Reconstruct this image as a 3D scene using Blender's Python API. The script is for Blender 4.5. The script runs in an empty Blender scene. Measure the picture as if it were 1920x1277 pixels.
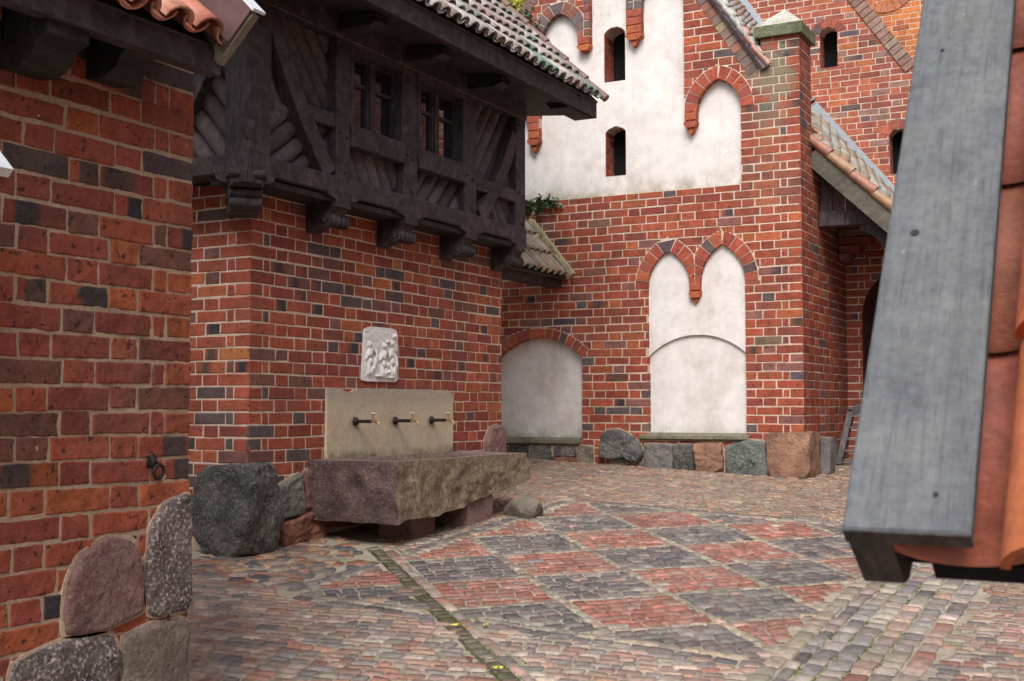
import bpy, bmesh, math, random
from math import sin, cos, pi, radians, sqrt, atan2
from mathutils import Vector, Matrix, noise
V = Vector
C = bpy.context.scene.collection
rnd = random.Random(7)
EYE = 1.92          # the whole place is laid out relative to the eye, then lifted by this at the end

# ------------------------------------------------------------------ helpers
class Fr:
    "a flat frame: point (a,b,c) = O + a*u + b*v + c*n"
    def __init__(s, O, u, v=(0, 0, 1), n=None):
        s.O = V(O); s.u = V(u).normalized(); s.v = V(v).normalized()
        s.n = V(n).normalized() if n else s.u.cross(s.v)
    def __call__(s, a, b, c=0.0):
        return s.O + a * s.u + b * s.v + c * s.n

class MB:
    def __init__(s):
        s.v = []; s.f = []; s.c = []; s.m = []; s.sm = []
    def add(s, vs, fs, col=(1, 1, 1), mat=0, smooth=False):
        b = len(s.v)
        s.v.extend(vs)
        if col and not isinstance(col[0], (int, float)):
            s.c.extend(col)
        else:
            s.c.extend([col] * len(vs))
        for f in fs:
            s.f.append([b + i for i in f]); s.m.append(mat); s.sm.append(smooth)
    def block(s, fr, u0, u1, v0, v1, n0, n1, col=(1, 1, 1), mat=0):
        p = [fr(u, v, n) for n in (n0, n1) for u, v in ((u0, v0), (u1, v0), (u1, v1), (u0, v1))]
        s.add(p, [(3, 2, 1, 0), (4, 5, 6, 7), (0, 1, 5, 4), (1, 2, 6, 5), (2, 3, 7, 6), (3, 0, 4, 7)], col, mat)
    def cblock(s, fr, u0, u1, v0, v1, n0, n1, ch=.008, col=(1, 1, 1), mat=0):
        "block with a chamfered outer face"
        r0 = [(u0, v0), (u1, v0), (u1, v1), (u0, v1)]
        r1 = [(u0 + ch, v0 + ch), (u1 - ch, v0 + ch), (u1 - ch, v1 - ch), (u0 + ch, v1 - ch)]
        p = [fr(u, v, n0) for u, v in r0] + [fr(u, v, n1 - ch) for u, v in r0] + [fr(u, v, n1) for u, v in r1]
        q = [(3, 2, 1, 0), (8, 9, 10, 11)]
        for k in (0, 4):
            for i in range(4):
                j = (i + 1) % 4
                q.append((k + i, k + j, k + 4 + j, k + 4 + i))
        s.add(p, q, col, mat)
    def prism(s, fr, poly, n0, n1, col=(1, 1, 1), mat=0):
        k = len(poly)
        a = sum(poly[i][0] * poly[(i + 1) % k][1] - poly[(i + 1) % k][0] * poly[i][1] for i in range(k))
        if a < 0: poly = poly[::-1]
        if n1 < n0: n0, n1 = n1, n0
        p = [fr(u, v, n0) for u, v in poly] + [fr(u, v, n1) for u, v in poly]
        s.add(p, [tuple(range(k))[::-1], tuple(range(k, 2 * k))] + [(i, (i + 1) % k, k + (i + 1) % k, k + i) for i in range(k)], col, mat)
    def beam(s, a, b, w, h, up=(0, 0, 1), col=(1, 1, 1), mat=0, ch=0):
        "a square timber between two points"
        a = V(a); b = V(b); d = (b - a); L = d.length; d.normalize()
        sd = d.cross(V(up)).normalized(); u2 = sd.cross(d).normalized()
        fr = Fr(a, sd, u2, d)
        s.block(fr, -w / 2, w / 2, -h / 2, h / 2, 0, L, col, mat)
    def tube(s, pts, r, seg=10, col=(1, 1, 1), mat=0, caps=True):
        pts = [V(p) for p in pts]; k = len(pts)
        rr = r if isinstance(r, (list, tuple)) else [r] * k
        vs = []; ref = V((0.31, 0.17, 0.93))
        for i, p in enumerate(pts):
            d = (pts[min(i + 1, k - 1)] - pts[max(i - 1, 0)]).normalized()
            a = d.cross(ref).normalized(); b = d.cross(a)
            for j in range(seg):
                t = 2 * pi * j / seg
                vs.append(p + rr[i] * (cos(t) * a + sin(t) * b))
        fs = []
        for i in range(k - 1):
            for j in range(seg):
                j2 = (j + 1) % seg
                fs.append((i * seg + j, i * seg + j2, (i + 1) * seg + j2, (i + 1) * seg + j))
        s.add(vs, fs, col, mat, True)
        if caps:
            s.add(vs[:seg], [tuple(range(seg))], col, mat); s.add(vs[-seg:], [tuple(range(seg))[::-1]], col, mat)
    def grid(s, fn, nu, nv, col=(1, 1, 1), mat=0, smooth=True, flip=False):
        vs = [fn(i / nu, j / nv) for j in range(nv + 1) for i in range(nu + 1)]
        fs = []
        for j in range(nv):
            for i in range(nu):
                a = j * (nu + 1) + i
                q = (a, a + 1, a + nu + 2, a + nu + 1)
                fs.append(q[::-1] if flip else q)
        cs = [col(p) for p in vs] if callable(col) else col
        s.add(vs, fs, cs, mat, smooth)
    def build(s, name, mats, parent=None, world=False):
        if not isinstance(mats, (list, tuple)): mats = [mats]
        off = V((0, 0, 0)); q = parent
        while q is not None:
            off += q.location; q = q.parent
        me = bpy.data.meshes.new(name)
        me.from_pydata([tuple(p - off) for p in map(V, s.v)], [], s.f)
        for m in mats: me.materials.append(m)
        me.polygons.foreach_set('material_index', s.m)
        me.polygons.foreach_set('use_smooth', s.sm)
        at = me.color_attributes.new('bc', 'FLOAT_COLOR', 'POINT')
        fl = []
        for c in s.c: fl.extend((c[0], c[1], c[2], 1.0))
        at.data.foreach_set('color', fl)
        me.update()
        o = bpy.data.objects.new(name, me); C.objects.link(o)
        if parent is not None: o.parent = parent
        return o

def tag(o, label=None, cat=None, group=None, kind=None):
    if label: o['label'] = label
    if cat: o['category'] = cat
    if group: o['group'] = group
    if kind: o['kind'] = kind
    return o
def thing(name, label, cat, loc, group=None):
    o = bpy.data.objects.new(name, None); o.empty_display_size = .2
    C.objects.link(o); o.location = loc
    return tag(o, label, cat, group)

def gz(X, Y):                                  # the yard slopes up away from the eye
    return -.66 + .072 * (Y - 13.7) - .0445 * (X + 6.2)

# ------------------------------------------------------------------ materials
def new_mat(name):
    m = bpy.data.materials.new(name); m.use_nodes = True
    nt = m.node_tree; nt.nodes.clear()
    out = nt.nodes.new('ShaderNodeOutputMaterial'); b = nt.nodes.new('ShaderNodeBsdfPrincipled')
    nt.links.new(b.outputs[0], out.inputs[0])
    return m, nt, b
class NT:
    def __init__(s, nt): s.nt = nt
    def n(s, t, **k):
        x = s.nt.nodes.new(t)
        for a, v in k.items(): setattr(x, a, v)
        return x
    def l(s, a, b): s.nt.links.new(a, b)
    def co(s, scale=(1, 1, 1), rot=(0, 0, 0)):
        t = s.n('ShaderNodeTexCoord'); m = s.n('ShaderNodeMapping')
        m.inputs['Scale'].default_value = scale; m.inputs['Rotation'].default_value = rot
        s.l(t.outputs['Object'], m.inputs[0]); return m.outputs[0]
    def noise(s, co, scale, detail=4, rough=.6, dist=0):
        t = s.n('ShaderNodeTexNoise'); t.inputs['Scale'].default_value = scale
        t.inputs['Detail'].default_value = detail; t.inputs['Roughness'].default_value = rough
        t.inputs['Distortion'].default_value = dist; s.l(co, t.inputs['Vector']); return t.outputs[0]
    def ramp(s, f, stops):
        r = s.n('ShaderNodeValToRGB'); e = r.color_ramp.elements
        while len(e) > 1: e.remove(e[-1])
        for i, (p, c) in enumerate(stops):
            x = e[0] if i == 0 else e.new(p)
            x.position = p; c = c if isinstance(c, (tuple, list)) else (c, c, c)
            x.color = (*c[:3], 1)
        s.l(f, r.inputs[0]); return r.outputs[0]
    def mix(s, f, a, b, mode='MIX'):
        m = s.n('ShaderNodeMix', data_type='RGBA', blend_type=mode)
        for i, x in ((0, f), (6, a), (7, b)):
            if isinstance(x, (int, float)): m.inputs[i].default_value = x
            elif isinstance(x, (tuple, list)): m.inputs[i].default_value = (*x[:3], 1)
            else: s.l(x, m.inputs[i])
        return m.outputs[2]
    def attr(s):
        a = s.n('ShaderNodeAttribute'); a.attribute_name = 'bc'; return a.outputs['Color']
    def math(s, op, a, b=0.0):
        m = s.n('ShaderNodeMath', operation=op)
        for i, x in ((0, a), (1, b)):
            if isinstance(x, (int, float)): m.inputs[i].default_value = x
            else: s.l(x, m.inputs[i])
        return m.outputs[0]
    def bump(s, h, strength, dist, b):
        x = s.n('ShaderNodeBump'); x.inputs['Strength'].default_value = strength
        x.inputs['Distance'].default_value = dist; s.l(h, x.inputs['Height'])
        s.l(x.outputs[0], b.inputs['Normal'])
    def sep(s, co):
        x = s.n('ShaderNodeSeparateXYZ'); s.l(co, x.inputs[0]); return x.outputs

def mat_brick(name='brick', algae=None):
    m, nt, b = new_mat(name); k = NT(nt); co = k.co()
    col = k.attr()
    n1 = k.noise(co, 9, 5, .65); n2 = k.noise(co, 55, 4, .7); n3 = k.noise(co, 2.1, 3)
    col = k.mix(1, col, k.ramp(n1, [(.25, .62), (.55, 1.0), (.8, 1.28)]), 'MULTIPLY')
    col = k.mix(1, col, k.ramp(n2, [(.28, .6), (.5, 1.0), (.75, 1.2)]), 'MULTIPLY')
    dirt = k.ramp(n3, [(.50, 0.0), (.72, .42)])
    col = k.mix(dirt, col, (.10, .075, .07))
    pits = k.ramp(k.noise(co, 34, 2, .5), [(.30, 1.0), (.36, 0.0)])
    col = k.mix(k.math('MULTIPLY', pits, .8), col, (.035, .02, .018))
    lime = k.ramp(k.noise(co, 17, 5, .8), [(.66, 0.0), (.74, .45)])
    col = k.mix(lime, col, (.48, .36, .30))
    if algae:
        for (ax, ay, az, rad, am) in algae:
            vm = k.n('ShaderNodeVectorMath', operation='DISTANCE'); k.l(co, vm.inputs[0]); vm.inputs[1].default_value = (ax, ay, az)
            g = k.math('ADD', k.math('DIVIDE', vm.outputs['Value'], rad), k.math('MULTIPLY', k.math('SUBTRACT', n1, .5), 2.2))
            g = k.math('ADD', g, k.math('MULTIPLY', k.math('SUBTRACT', n3, .5), 2.0))
            col = k.mix(k.ramp(g, [(.45, am), (1.0, 0.0)]), col, (.20, .22, .15))
    k.l(col, b.inputs['Base Color']); b.inputs['Roughness'].default_value = .82
    b.inputs['Specular IOR Level'].default_value = .3
    h = k.math('ADD', k.math('MULTIPLY', n2, .5), k.math('SUBTRACT', k.math('MULTIPLY', n1, .7), pits))
    k.bump(h, .6, .006, b); return m
def mat_mortar():
    m, nt, b = new_mat('lime_mortar'); k = NT(nt); co = k.co()
    n1 = k.noise(co, 3, 5, .65); n2 = k.noise(co, 70, 3, .7)
    col = k.ramp(n1, [(.3, (.46, .33, .25)), (.5, (.64, .49, .38)), (.7, (.72, .59, .49))])
    col = k.mix(1, col, k.ramp(n2, [(.3, .7), (.6, 1.08)]), 'MULTIPLY'); col = k.mix(1, col, k.attr(), 'MULTIPLY')
    k.l(col, b.inputs['Base Color']); b.inputs['Roughness'].default_value = .95
    k.bump(n2, .7, .006, b); return m
def mat_plaster():
    m, nt, b = new_mat('lime_plaster'); k = NT(nt); co = k.co(); z = k.sep(co)[2]
    n1 = k.noise(co, 1.6, 6, .62, .4); n2 = k.noise(co, 7, 5, .7); n3 = k.noise(k.co((6, 6, .6)), 1.3, 5, .7)
    col = k.ramp(n1, [(.3, (.63, .56, .51)), (.48, (.75, .70, .67)), (.68, (.81, .78, .765))])
    col = k.mix(1, col, k.ramp(n2, [(.3, .86), (.6, 1.03)]), 'MULTIPLY')
    col = k.mix(k.ramp(n3, [(.54, 0.0), (.76, .34)]), col, (.50, .43, .37))
    cr = k.ramp(k.noise(co, 1.9, 7, .62, .8), [(.494, 0.0), (.5, .55), (.506, 0.0)]); cr = k.math('MULTIPLY', cr, k.ramp(k.noise(co, 1.1, 3), [(.5, 0.0), (.62, 1.0)])); col = k.mix(cr, col, (.36, .31, .27))
    # moss along the ledges at the foot of each panel
    for z0, ht, am in ((.32, .24, .9), (3.30, .30, .85)):
        g = k.math('SUBTRACT', 1.0, k.math('ABSOLUTE', k.math('DIVIDE', k.math('SUBTRACT', z, z0), ht)))
        g = k.math('MAXIMUM', g, 0.0)
        g = k.math('MULTIPLY', k.math('POWER', g, 1.6), k.ramp(k.noise(co, 4.2, 6, .75), [(.36, 0.0), (.62, 1.0)]))
        col = k.mix(k.math('MULTIPLY', g, am), col, (.19, .19, .10))
    k.l(col, b.inputs['Base Color']); b.inputs['Roughness'].default_value = .95
    k.bump(k.math('ADD', n2, k.noise(co, 45, 3, .6)), .25, .006, b); return m
def mat_stone(name, base, dark, light, scale=60, moss=0.0, mosscol=(.13, .13, .05), bump=.03, rough=.8):
    m, nt, b = new_mat(name); k = NT(nt); co = k.co()
    n1 = k.noise(co, 5, 5, .65); n2 = k.noise(co, scale, 3, .7); n3 = k.noise(co, 20, 5, .7)
    col = k.ramp(n1, [(.3, dark), (.5, base), (.72, tuple(min(1, x * 1.25) for x in base))])
    sp = k.ramp(n2, [(.54, 0.0), (.61, .85)]); col = k.mix(sp, col, light)
    sp2 = k.ramp(n2, [(.33, .8), (.43, 0.0)]); col = k.mix(sp2, col, dark)
    if moss:
        g = k.ramp(k.noise(co, 3.2, 6, .75), [(.62 - .35 * moss, 0.0), (.80 - .3 * moss, .8)])
        col = k.mix(g, col, mosscol)
    col = k.mix(1, col, k.attr(), 'MULTIPLY')
    k.l(col, b.inputs['Base Color']); b.inputs['Roughness'].default_value = rough
    k.bump(k.math('ADD', k.math('MULTIPLY', n2, .4), n3), .8, bump, b); return m
def mat_wood(name, base, dark, light, stretch=(1, 1, .06), scale=40, rough=.7, bump=.004):
    m, nt, b = new_mat(name); k = NT(nt)
    co = k.co(stretch); n1 = k.noise(co, scale, 5, .7, .6); n2 = k.noise(k.co(), 3, 4, .6)
    n3 = k.noise(co, scale * 3, 3, .6)
    col = k.ramp(n1, [(.3, dark), (.5, base), (.72, light)])
    col = k.mix(1, col, k.ramp(n2, [(.3, .72), (.6, 1.1)]), 'MULTIPLY')
    col = k.mix(1, col, k.attr(), 'MULTIPLY')
    k.l(col, b.inputs['Base Color']); b.inputs['Roughness'].default_value = rough
    b.inputs['Specular IOR Level'].default_value = .35
    k.bump(k.math('ADD', n1, k.math('MULTIPLY', n3, .5)), .7, bump, b); return m
def mat_attr(name, rough=.7, scale=12, lo=.65, hi=1.25, bump=.003, spec=.4, extra=None):
    m, nt, b = new_mat(name); k = NT(nt); co = k.co(); col = k.attr()
    n1 = k.noise(co, scale, 5, .7); n2 = k.noise(co, scale * 6, 3, .7)
    col = k.mix(1, col, k.ramp(n1, [(.28, lo), (.5, 1.0), (.75, hi)]), 'MULTIPLY')
    col = k.mix(1, col, k.ramp(n2, [(.3, .8), (.6, 1.08)]), 'MULTIPLY')
    if extra:
        for sc, a, c2, am in extra:
            g = k.ramp(k.noise(co, sc, 6, .75), [(a, 0.0), (a + .1, am)]); col = k.mix(g, col, c2)
    k.l(col, b.inputs['Base Color']); b.inputs['Roughness'].default_value = rough
    b.inputs['Specular IOR Level'].default_value = spec
    k.bump(k.math('ADD', n1, n2), .6, bump, b); return m
def mat_plain(name, col, rough=.5, metal=0.0, spec=.5, var=.2, scale=20):
    m, nt, b = new_mat(name); k = NT(nt); co = k.co()
    n = k.noise(co, scale, 4, .7)
    c = k.mix(1, col, k.ramp(n, [(.3, 1 - var), (.65, 1 + var * .5)]), 'MULTIPLY')
    k.l(c, b.inputs['Base Color']); b.inputs['Roughness'].default_value = rough; b.inputs['Metallic'].default_value = metal
    b.inputs['Specular IOR Level'].default_value = spec
    k.bump(n, .25, .002, b); return m
def mat_slab():
    m, nt, b = new_mat('sandstone'); k = NT(nt); co = k.co()
    x, y, z = k.sep(co)
    n1 = k.noise(co, 3.5, 6, .65); n2 = k.noise(co, 40, 4, .7)
    col = k.ramp(n1, [(.3, (.50, .395, .27)), (.5, (.62, .50, .35)), (.7, (.64, .55, .43))])
    grey = k.math('ADD', k.math('MULTIPLY', k.math('SUBTRACT', z, -.05), 3.0), k.math('MULTIPLY', n1, 1.1))
    col = k.mix(k.ramp(grey, [(.55, 0.0), (1.1, .75)]), col, (.40, .35, .29))
    for ty in (8.695, 9.317, 9.939):       # lime and damp streaks run down below each tap
        d = k.math('ABSOLUTE', k.math('SUBTRACT', y, ty))
        d = k.math('ADD', d, k.math('MULTIPLY', k.math('SUBTRACT', n1, .5), .06))
        g = k.ramp(d, [(.012, .8), (.055, 0.0)])
        g = k.math('MULTIPLY', g, k.ramp(k.math('MULTIPLY', z, -1.0), [(.12, 0.0), (.17, 1.0)]))
        col = k.mix(g, col, (.50, .45, .34))
        g2 = k.math('MULTIPLY', k.ramp(d, [(.03, .6), (.09, 0.0)]), k.ramp(k.math('ABSOLUTE', k.math('ADD', z, .13)), [(.01, .9), (.07, 0.0)]))
        col = k.mix(g2, col, (.10, .09, .07))
    g = k.math('MULTIPLY', k.ramp(k.math('ADD', z, .42), [(.0, 1.0), (.075, 0.0)]), k.ramp(k.noise(co, 8, 5, .7), [(.35, 0.0), (.6, .85)]))
    col = k.mix(g, col, (.10, .10, .045))
    col = k.mix(1, col, k.ramp(n2, [(.3, .82), (.6, 1.05)]), 'MULTIPLY')
    k.l(col, b.inputs['Base Color']); b.inputs['Roughness'].default_value = .85
    k.bump(k.math('ADD', n2, n1), .4, .006, b); return m
def mat_trough():
    m, nt, b = new_mat('mossy_granite'); k = NT(nt); co = k.co()
    x, y, z = k.sep(co)
    n1 = k.noise(co, 6, 6, .7); n2 = k.noise(co, 48, 4, .75)
    red = k.ramp(n1, [(.3, (.045, .027, .027)), (.5, (.11, .066, .062)), (.72, (.19, .12, .11))])
    mossy = k.ramp(k.noise(co, 22, 5, .8), [(.3, (.07, .05, .03)), (.5, (.21, .155, .095)), (.7, (.37, .28, .20))])
    geo = k.n('ShaderNodeNewGeometry'); nx = k.sep(geo.outputs['Normal'])[0]
    side = k.ramp(k.math('ADD', nx, k.math('MULTIPLY', k.math('SUBTRACT', n1, .5), .9)), [(.35, 0.0), (.75, .85)])
    col = k.mix(side, red, mossy)
    nz = k.sep(geo.outputs['Normal'])[2]
    top = k.ramp(nz, [(.6, 0.0), (.9, 1.0)]); col = k.mix(top, col, (.22, .15, .14))
    pale = k.ramp(k.noise(co, 5, 6, .8), [(.6, 0.0), (.72, .5)]); col = k.mix(k.math('MULTIPLY', pale, side), col, (.33, .20, .15))
    col = k.mix(1, col, k.ramp(n2, [(.3, .55), (.5, 1.0), (.7, 1.45)]), 'MULTIPLY')
    k.l(col, b.inputs['Base Color']); b.inputs['Roughness'].default_value = .75
    k.bump(k.math('ADD', n2, k.noise(co, 18, 5, .7)), .9, .02, b); return m
def mat_leaf(name, c1, c2):
    m, nt, b = new_mat(name); k = NT(nt); col = k.attr()
    col = k.mix(1, col, k.ramp(k.noise(k.co(), 4, 3), [(.3, .7), (.7, 1.3)]), 'MULTIPLY')
    k.l(col, b.inputs['Base Color']); b.inputs['Roughness'].default_value = .5
    try:
        b.inputs['Subsurface Weight'].default_value = 0.0
        b.inputs['Transmission Weight'].default_value = 0.0
    except Exception: pass
    return m
def mat_board():
    m, nt, b = new_mat('weathered_grey_board'); k = NT(nt)
    # the board runs up the slope: stretch the grain that way
    t = k.n('ShaderNodeTexCoord'); mp = k.n('ShaderNodeMapping'); mp.vector_type = 'TEXTURE'
    mp.inputs['Rotation'].default_value = (radians(52), 0, 0); mp.inputs['Scale'].default_value = (1, 22, 1)
    k.l(t.outputs['Object'], mp.inputs[0]); co = mp.outputs[0]
    n1 = k.noise(co, 60, 5, .75, .3); n2 = k.noise(co, 16, 4, .6, .5); n3 = k.noise(k.co(), 9, 6, .72); n4 = k.noise(co, 190, 3, .6); n5 = k.noise(k.co(), 60, 4, .7)
    col = k.ramp(n3, [(.3, (.098, .104, .118)), (.5, (.135, .142, .155)), (.7, (.165, .168, .168))])
    col = k.mix(1, col, k.ramp(n2, [(.3, .88), (.6, 1.06)]), 'MULTIPLY')
    col = k.mix(1, col, k.ramp(n1, [(.3, .80), (.5, 1.0), (.7, 1.08)]), 'MULTIPLY')
    col = k.mix(1, col, k.ramp(n5, [(.3, .82), (.6, 1.08)]), 'MULTIPLY')
    green = k.ramp(k.noise(k.co(), 5, 5, .7), [(.5, 0.0), (.7, .5)]); col = k.mix(green, col, (.125, .13, .105))
    fine = k.ramp(n4, [(.34, .78), (.42, 1.0)]); col = k.mix(1, col, fine, 'MULTIPLY')
    spot = k.ramp(k.noise(k.co((1, .6, .6)), 34, 3, .6), [(.70, 0.0), (.74, .7)]); col = k.mix(spot, col, (.30, .32, .30))
    kn = k.n('ShaderNodeTexVoronoi'); kn.inputs['Scale'].default_value = 7; k.l(k.co((1, .55, .55)), kn.inputs['Vector'])
    knot = k.ramp(kn.outputs['Distance'], [(.035, .8), (.085, 0.0)]); col = k.mix(knot, col, (.07, .07, .075))
    k.l(col, b.inputs['Base Color']); b.inputs['Roughness'].default_value = .92; b.inputs['Specular IOR Level'].default_value = .15
    k.bump(k.math('ADD', n5, k.math('ADD', n1, k.math('MULTIPLY', n4, .6))), .7, .003, b); return m
def mat_glass():
    m, nt, b = new_mat('window_glass'); k = NT(nt)
    b.inputs['Base Color'].default_value = (.012, .010, .014, 1); b.inputs['Roughness'].default_value = .03
    b.inputs['Specular IOR Level'].default_value = 1.0; b.inputs['IOR'].default_value = 1.9
    n = k.noise(k.co(), 3.5, 2, .4); k.bump(n, .12, .01, b); return m

M = {}
M['brick'] = mat_brick(); M['brick_algae'] = mat_brick('algae_stained_brick', [(1.72, -1.84, 4.55, .34, .75), (1.70, -1.84, 4.05, .30, .40), (1.75, -1.84, 3.3, .45, .16)]); M['mortar'] = mat_mortar(); M['plaster'] = mat_plaster()
M['wood'] = mat_wood('dark_stained_oak', (.046, .033, .037), (.016, .012, .014), (.095, .072, .078), (1, .25, .25), 38)
M['infill'] = mat_wood('dark_plank', (.092, .073, .075), (.055, .043, .045), (.135, .11, .112), (1, .5, .5), 30)
M['greywood'] = mat_wood('grey_oak', (.20, .175, .135), (.11, .095, .075), (.27, .24, .18), (.3, 1, .3), 40)
M['oldwood'] = mat_wood('worn_wood', (.10, .085, .085), (.05, .042, .045), (.16, .14, .13), (1, 1, .08), 40)
M['board'] = mat_board()
M['granite_dark'] = mat_stone('dark_granite', (.085, .078, .078), (.026, .025, .027), (.21, .19, .175), 45, .3, (.12, .10, .07))
M['granite_speck'] = mat_stone('speckled_granite', (.13, .105, .10), (.028, .025, .028), (.50, .43, .41), 62)
M['granite_pink'] = mat_stone('pink_granite', (.25, .14, .125), (.12, .065, .06), (.33, .22, .19), 55)
M['granite_red'] = mat_stone('red_granite', (.22, .085, .055), (.09, .04, .03), (.32, .15, .10), 50)
M['granite_grey'] = mat_stone('grey_granite', (.17, .155, .145), (.08, .075, .07), (.27, .25, .22), 60, .3, (.11, .12, .08))
M['granite_green'] = mat_stone('green_grey_granite', (.13, .145, .13), (.05, .055, .055), (.28, .29, .26), 50, .2, (.12, .13, .06))
M['granite_brown'] = mat_stone('brown_sandstone', (.20, .16, .125), (.11, .085, .07), (.26, .21, .17), 45, .35, (.13, .13, .09))
M['granite_orange'] = mat_stone('orange_sandstone', (.33, .17, .11), (.17, .085, .06), (.38, .24, .16), 45)
M['ledge'] = mat_stone('mossy_ledge_stone', (.20, .175, .13), (.07, .065, .05), (.27, .24, .18), 30, .55, (.10, .105, .04))
M['capstone'] = mat_stone('pale_capstone', (.50, .48, .42), (.3, .28, .22), (.58, .56, .5), 30)
M['capmoss'] = mat_stone('mossy_capstone', (.16, .17, .10), (.06, .06, .04), (.26, .26, .16), 30, .6, (.09, .10, .03))
M['trough'] = mat_trough(); M['slab'] = mat_slab()
M['tile'] = mat_attr('old_clay_tile', .6, 9, .5, 1.3, .004, .4, [(6, .60, (.33, .33, .30), .55), (10, .66, (.17, .17, .03), .8)])
M['tile_new'] = mat_attr('red_clay_tile', .55, 9, .6, 1.25, .003, .5, [(9, .60, (.12, .07, .05), .6), (26, .64, (.30, .24, .18), .45), (55, .66, (.09, .06, .05), .6)])
M['sett'] = mat_attr('stone_sett', .40, 20, .5, 1.4, .010, .5, [(3.0, .64, (.16, .15, .08), .35), (1.6, .50, (.235, .20, .17), .42), (42, .60, (.34, .295, .25), .5)])
M['sand'] = mat_stone('joint_sand', (.33, .28, .22), (.19, .16, .12), (.46, .40, .32), 80, .25, (.12, .14, .035), .006, .9)
M['ground'] = mat_stone('earth_and_gravel', (.20, .17, .14), (.11, .095, .08), (.30, .26, .22), 30, .3, (.10, .12, .04), .01, .95)
M['zinc'] = mat_plain('zinc_sheet', (.42, .46, .50), .45, .3, .5, .15)
M['white_metal'] = mat_plain('white_sheet', (.72, .74, .78), .4, .2, .5, .1)
M['brown_metal'] = mat_plain('brown_painted_sheet', (.13, .075, .075), .4, .1, .6, .2, 9)
M['iron'] = mat_plain('rusty_iron', (.035, .025, .024), .6, .5, .5, .4)
M['brass'] = mat_plain('brass', (.42, .30, .16), .4, .8, .5, .3)
M['whitetap'] = mat_plain('pale_handle', (.62, .55, .45), .4, .2, .5, .2)
M['white_stone'] = mat_stone('white_limestone', (.80, .77, .75), (.66, .62, .60), (.85, .84, .83), 40, 0, bump=.004)
M['glass'] = mat_glass()
M['dark'] = mat_plain('unlit_boards', (.012, .010, .012), .9, 0, .1, .3)  # near black, also stands in for the unlit inside of the slits
M['leaf'] = mat_leaf('green_leaf', 0, 0)
M['bark'] = mat_wood('bark', (.09, .07, .05), (.04, .03, .02), (.14, .11, .08))
M['verge_mortar'] = mat_stone('mossy_verge_mortar', (.46, .41, .26), (.26, .23, .13), (.55, .5, .36), 25, .25, (.24, .23, .07))

# ------------------------------------------------------------------ bricks
PAL_C = [((.37, .092, .050), 6), ((.33, .078, .045), 6), ((.28, .066, .045), 4), ((.42, .118, .050), 1.6), ((.20, .085, .070), 2.2), ((.115, .080, .082), 1.35), ((.44, .17, .06), .3)]
PAL_A = [((.335, .084, .046), 6), ((.29, .072, .045), 6), ((.245, .063, .046), 4), ((.38, .105, .045), 1.4), ((.19, .076, .060), 1.6), ((.095, .067, .066), .4)]
PAL_D = [((.36, .084, .044), 6), ((.32, .072, .041), 6), ((.27, .063, .043), 3.5), ((.41, .108, .046), 1.8), ((.26, .105, .09), 1.5), ((.12, .088, .090), .5), ((.20, .13, .09), .3)]
PAL_F = [((.40, .115, .068), 6), ((.35, .098, .066), 6), ((.29, .085, .062), 3), ((.44, .135, .062), 1.8), ((.30, .16, .13), 2.2), ((.13, .095, .09), .5)]
PAL_O = [((.62, .21, .065), 6), ((.55, .17, .06), 5), ((.45, .14, .07), 2), ((.15, .1, .09), .3)]
def pick(pal, R):
    t = R.random() * sum(w for _, w in pal)
    for c, w in pal:
        t -= w
        if t <= 0: break
    k = .86 + .28 * R.random()
    return tuple(x * k * (.96 + .08 * R.random()) for x in c)

def spans(polys, v):
    xs = []
    for p in polys:
        k = len(p)
        for i in range(k):
            (a, b), (c, d) = p[i], p[(i + 1) % k]
            if (b <= v < d) or (d <= v < b): xs.append(a + (v - b) / (d - b) * (c - a))
    xs.sort()
    return list(zip(xs[::2], xs[1::2]))
def grow(poly, d):
    k = len(poly)
    a = sum(poly[i][0] * poly[(i + 1) % k][1] - poly[(i + 1) % k][0] * poly[i][1] for i in range(k))
    s = 1 if a > 0 else -1
    out = []
    for i in range(k):
        p, q, r = V((*poly[i - 1], 0)), V((*poly[i], 0)), V((*poly[(i + 1) % k], 0))
        e1 = (q - p).normalized(); e2 = (r - q).normalized()
        n = V((e1.y + e2.y, -(e1.x + e2.x), 0))
        if n.length < 1e-6: n = V((e1.y, -e1.x, 0))
        n.normalize(); out.append((q.x + s * d * n.x, q.y + s * d * n.y))
    return out

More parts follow.
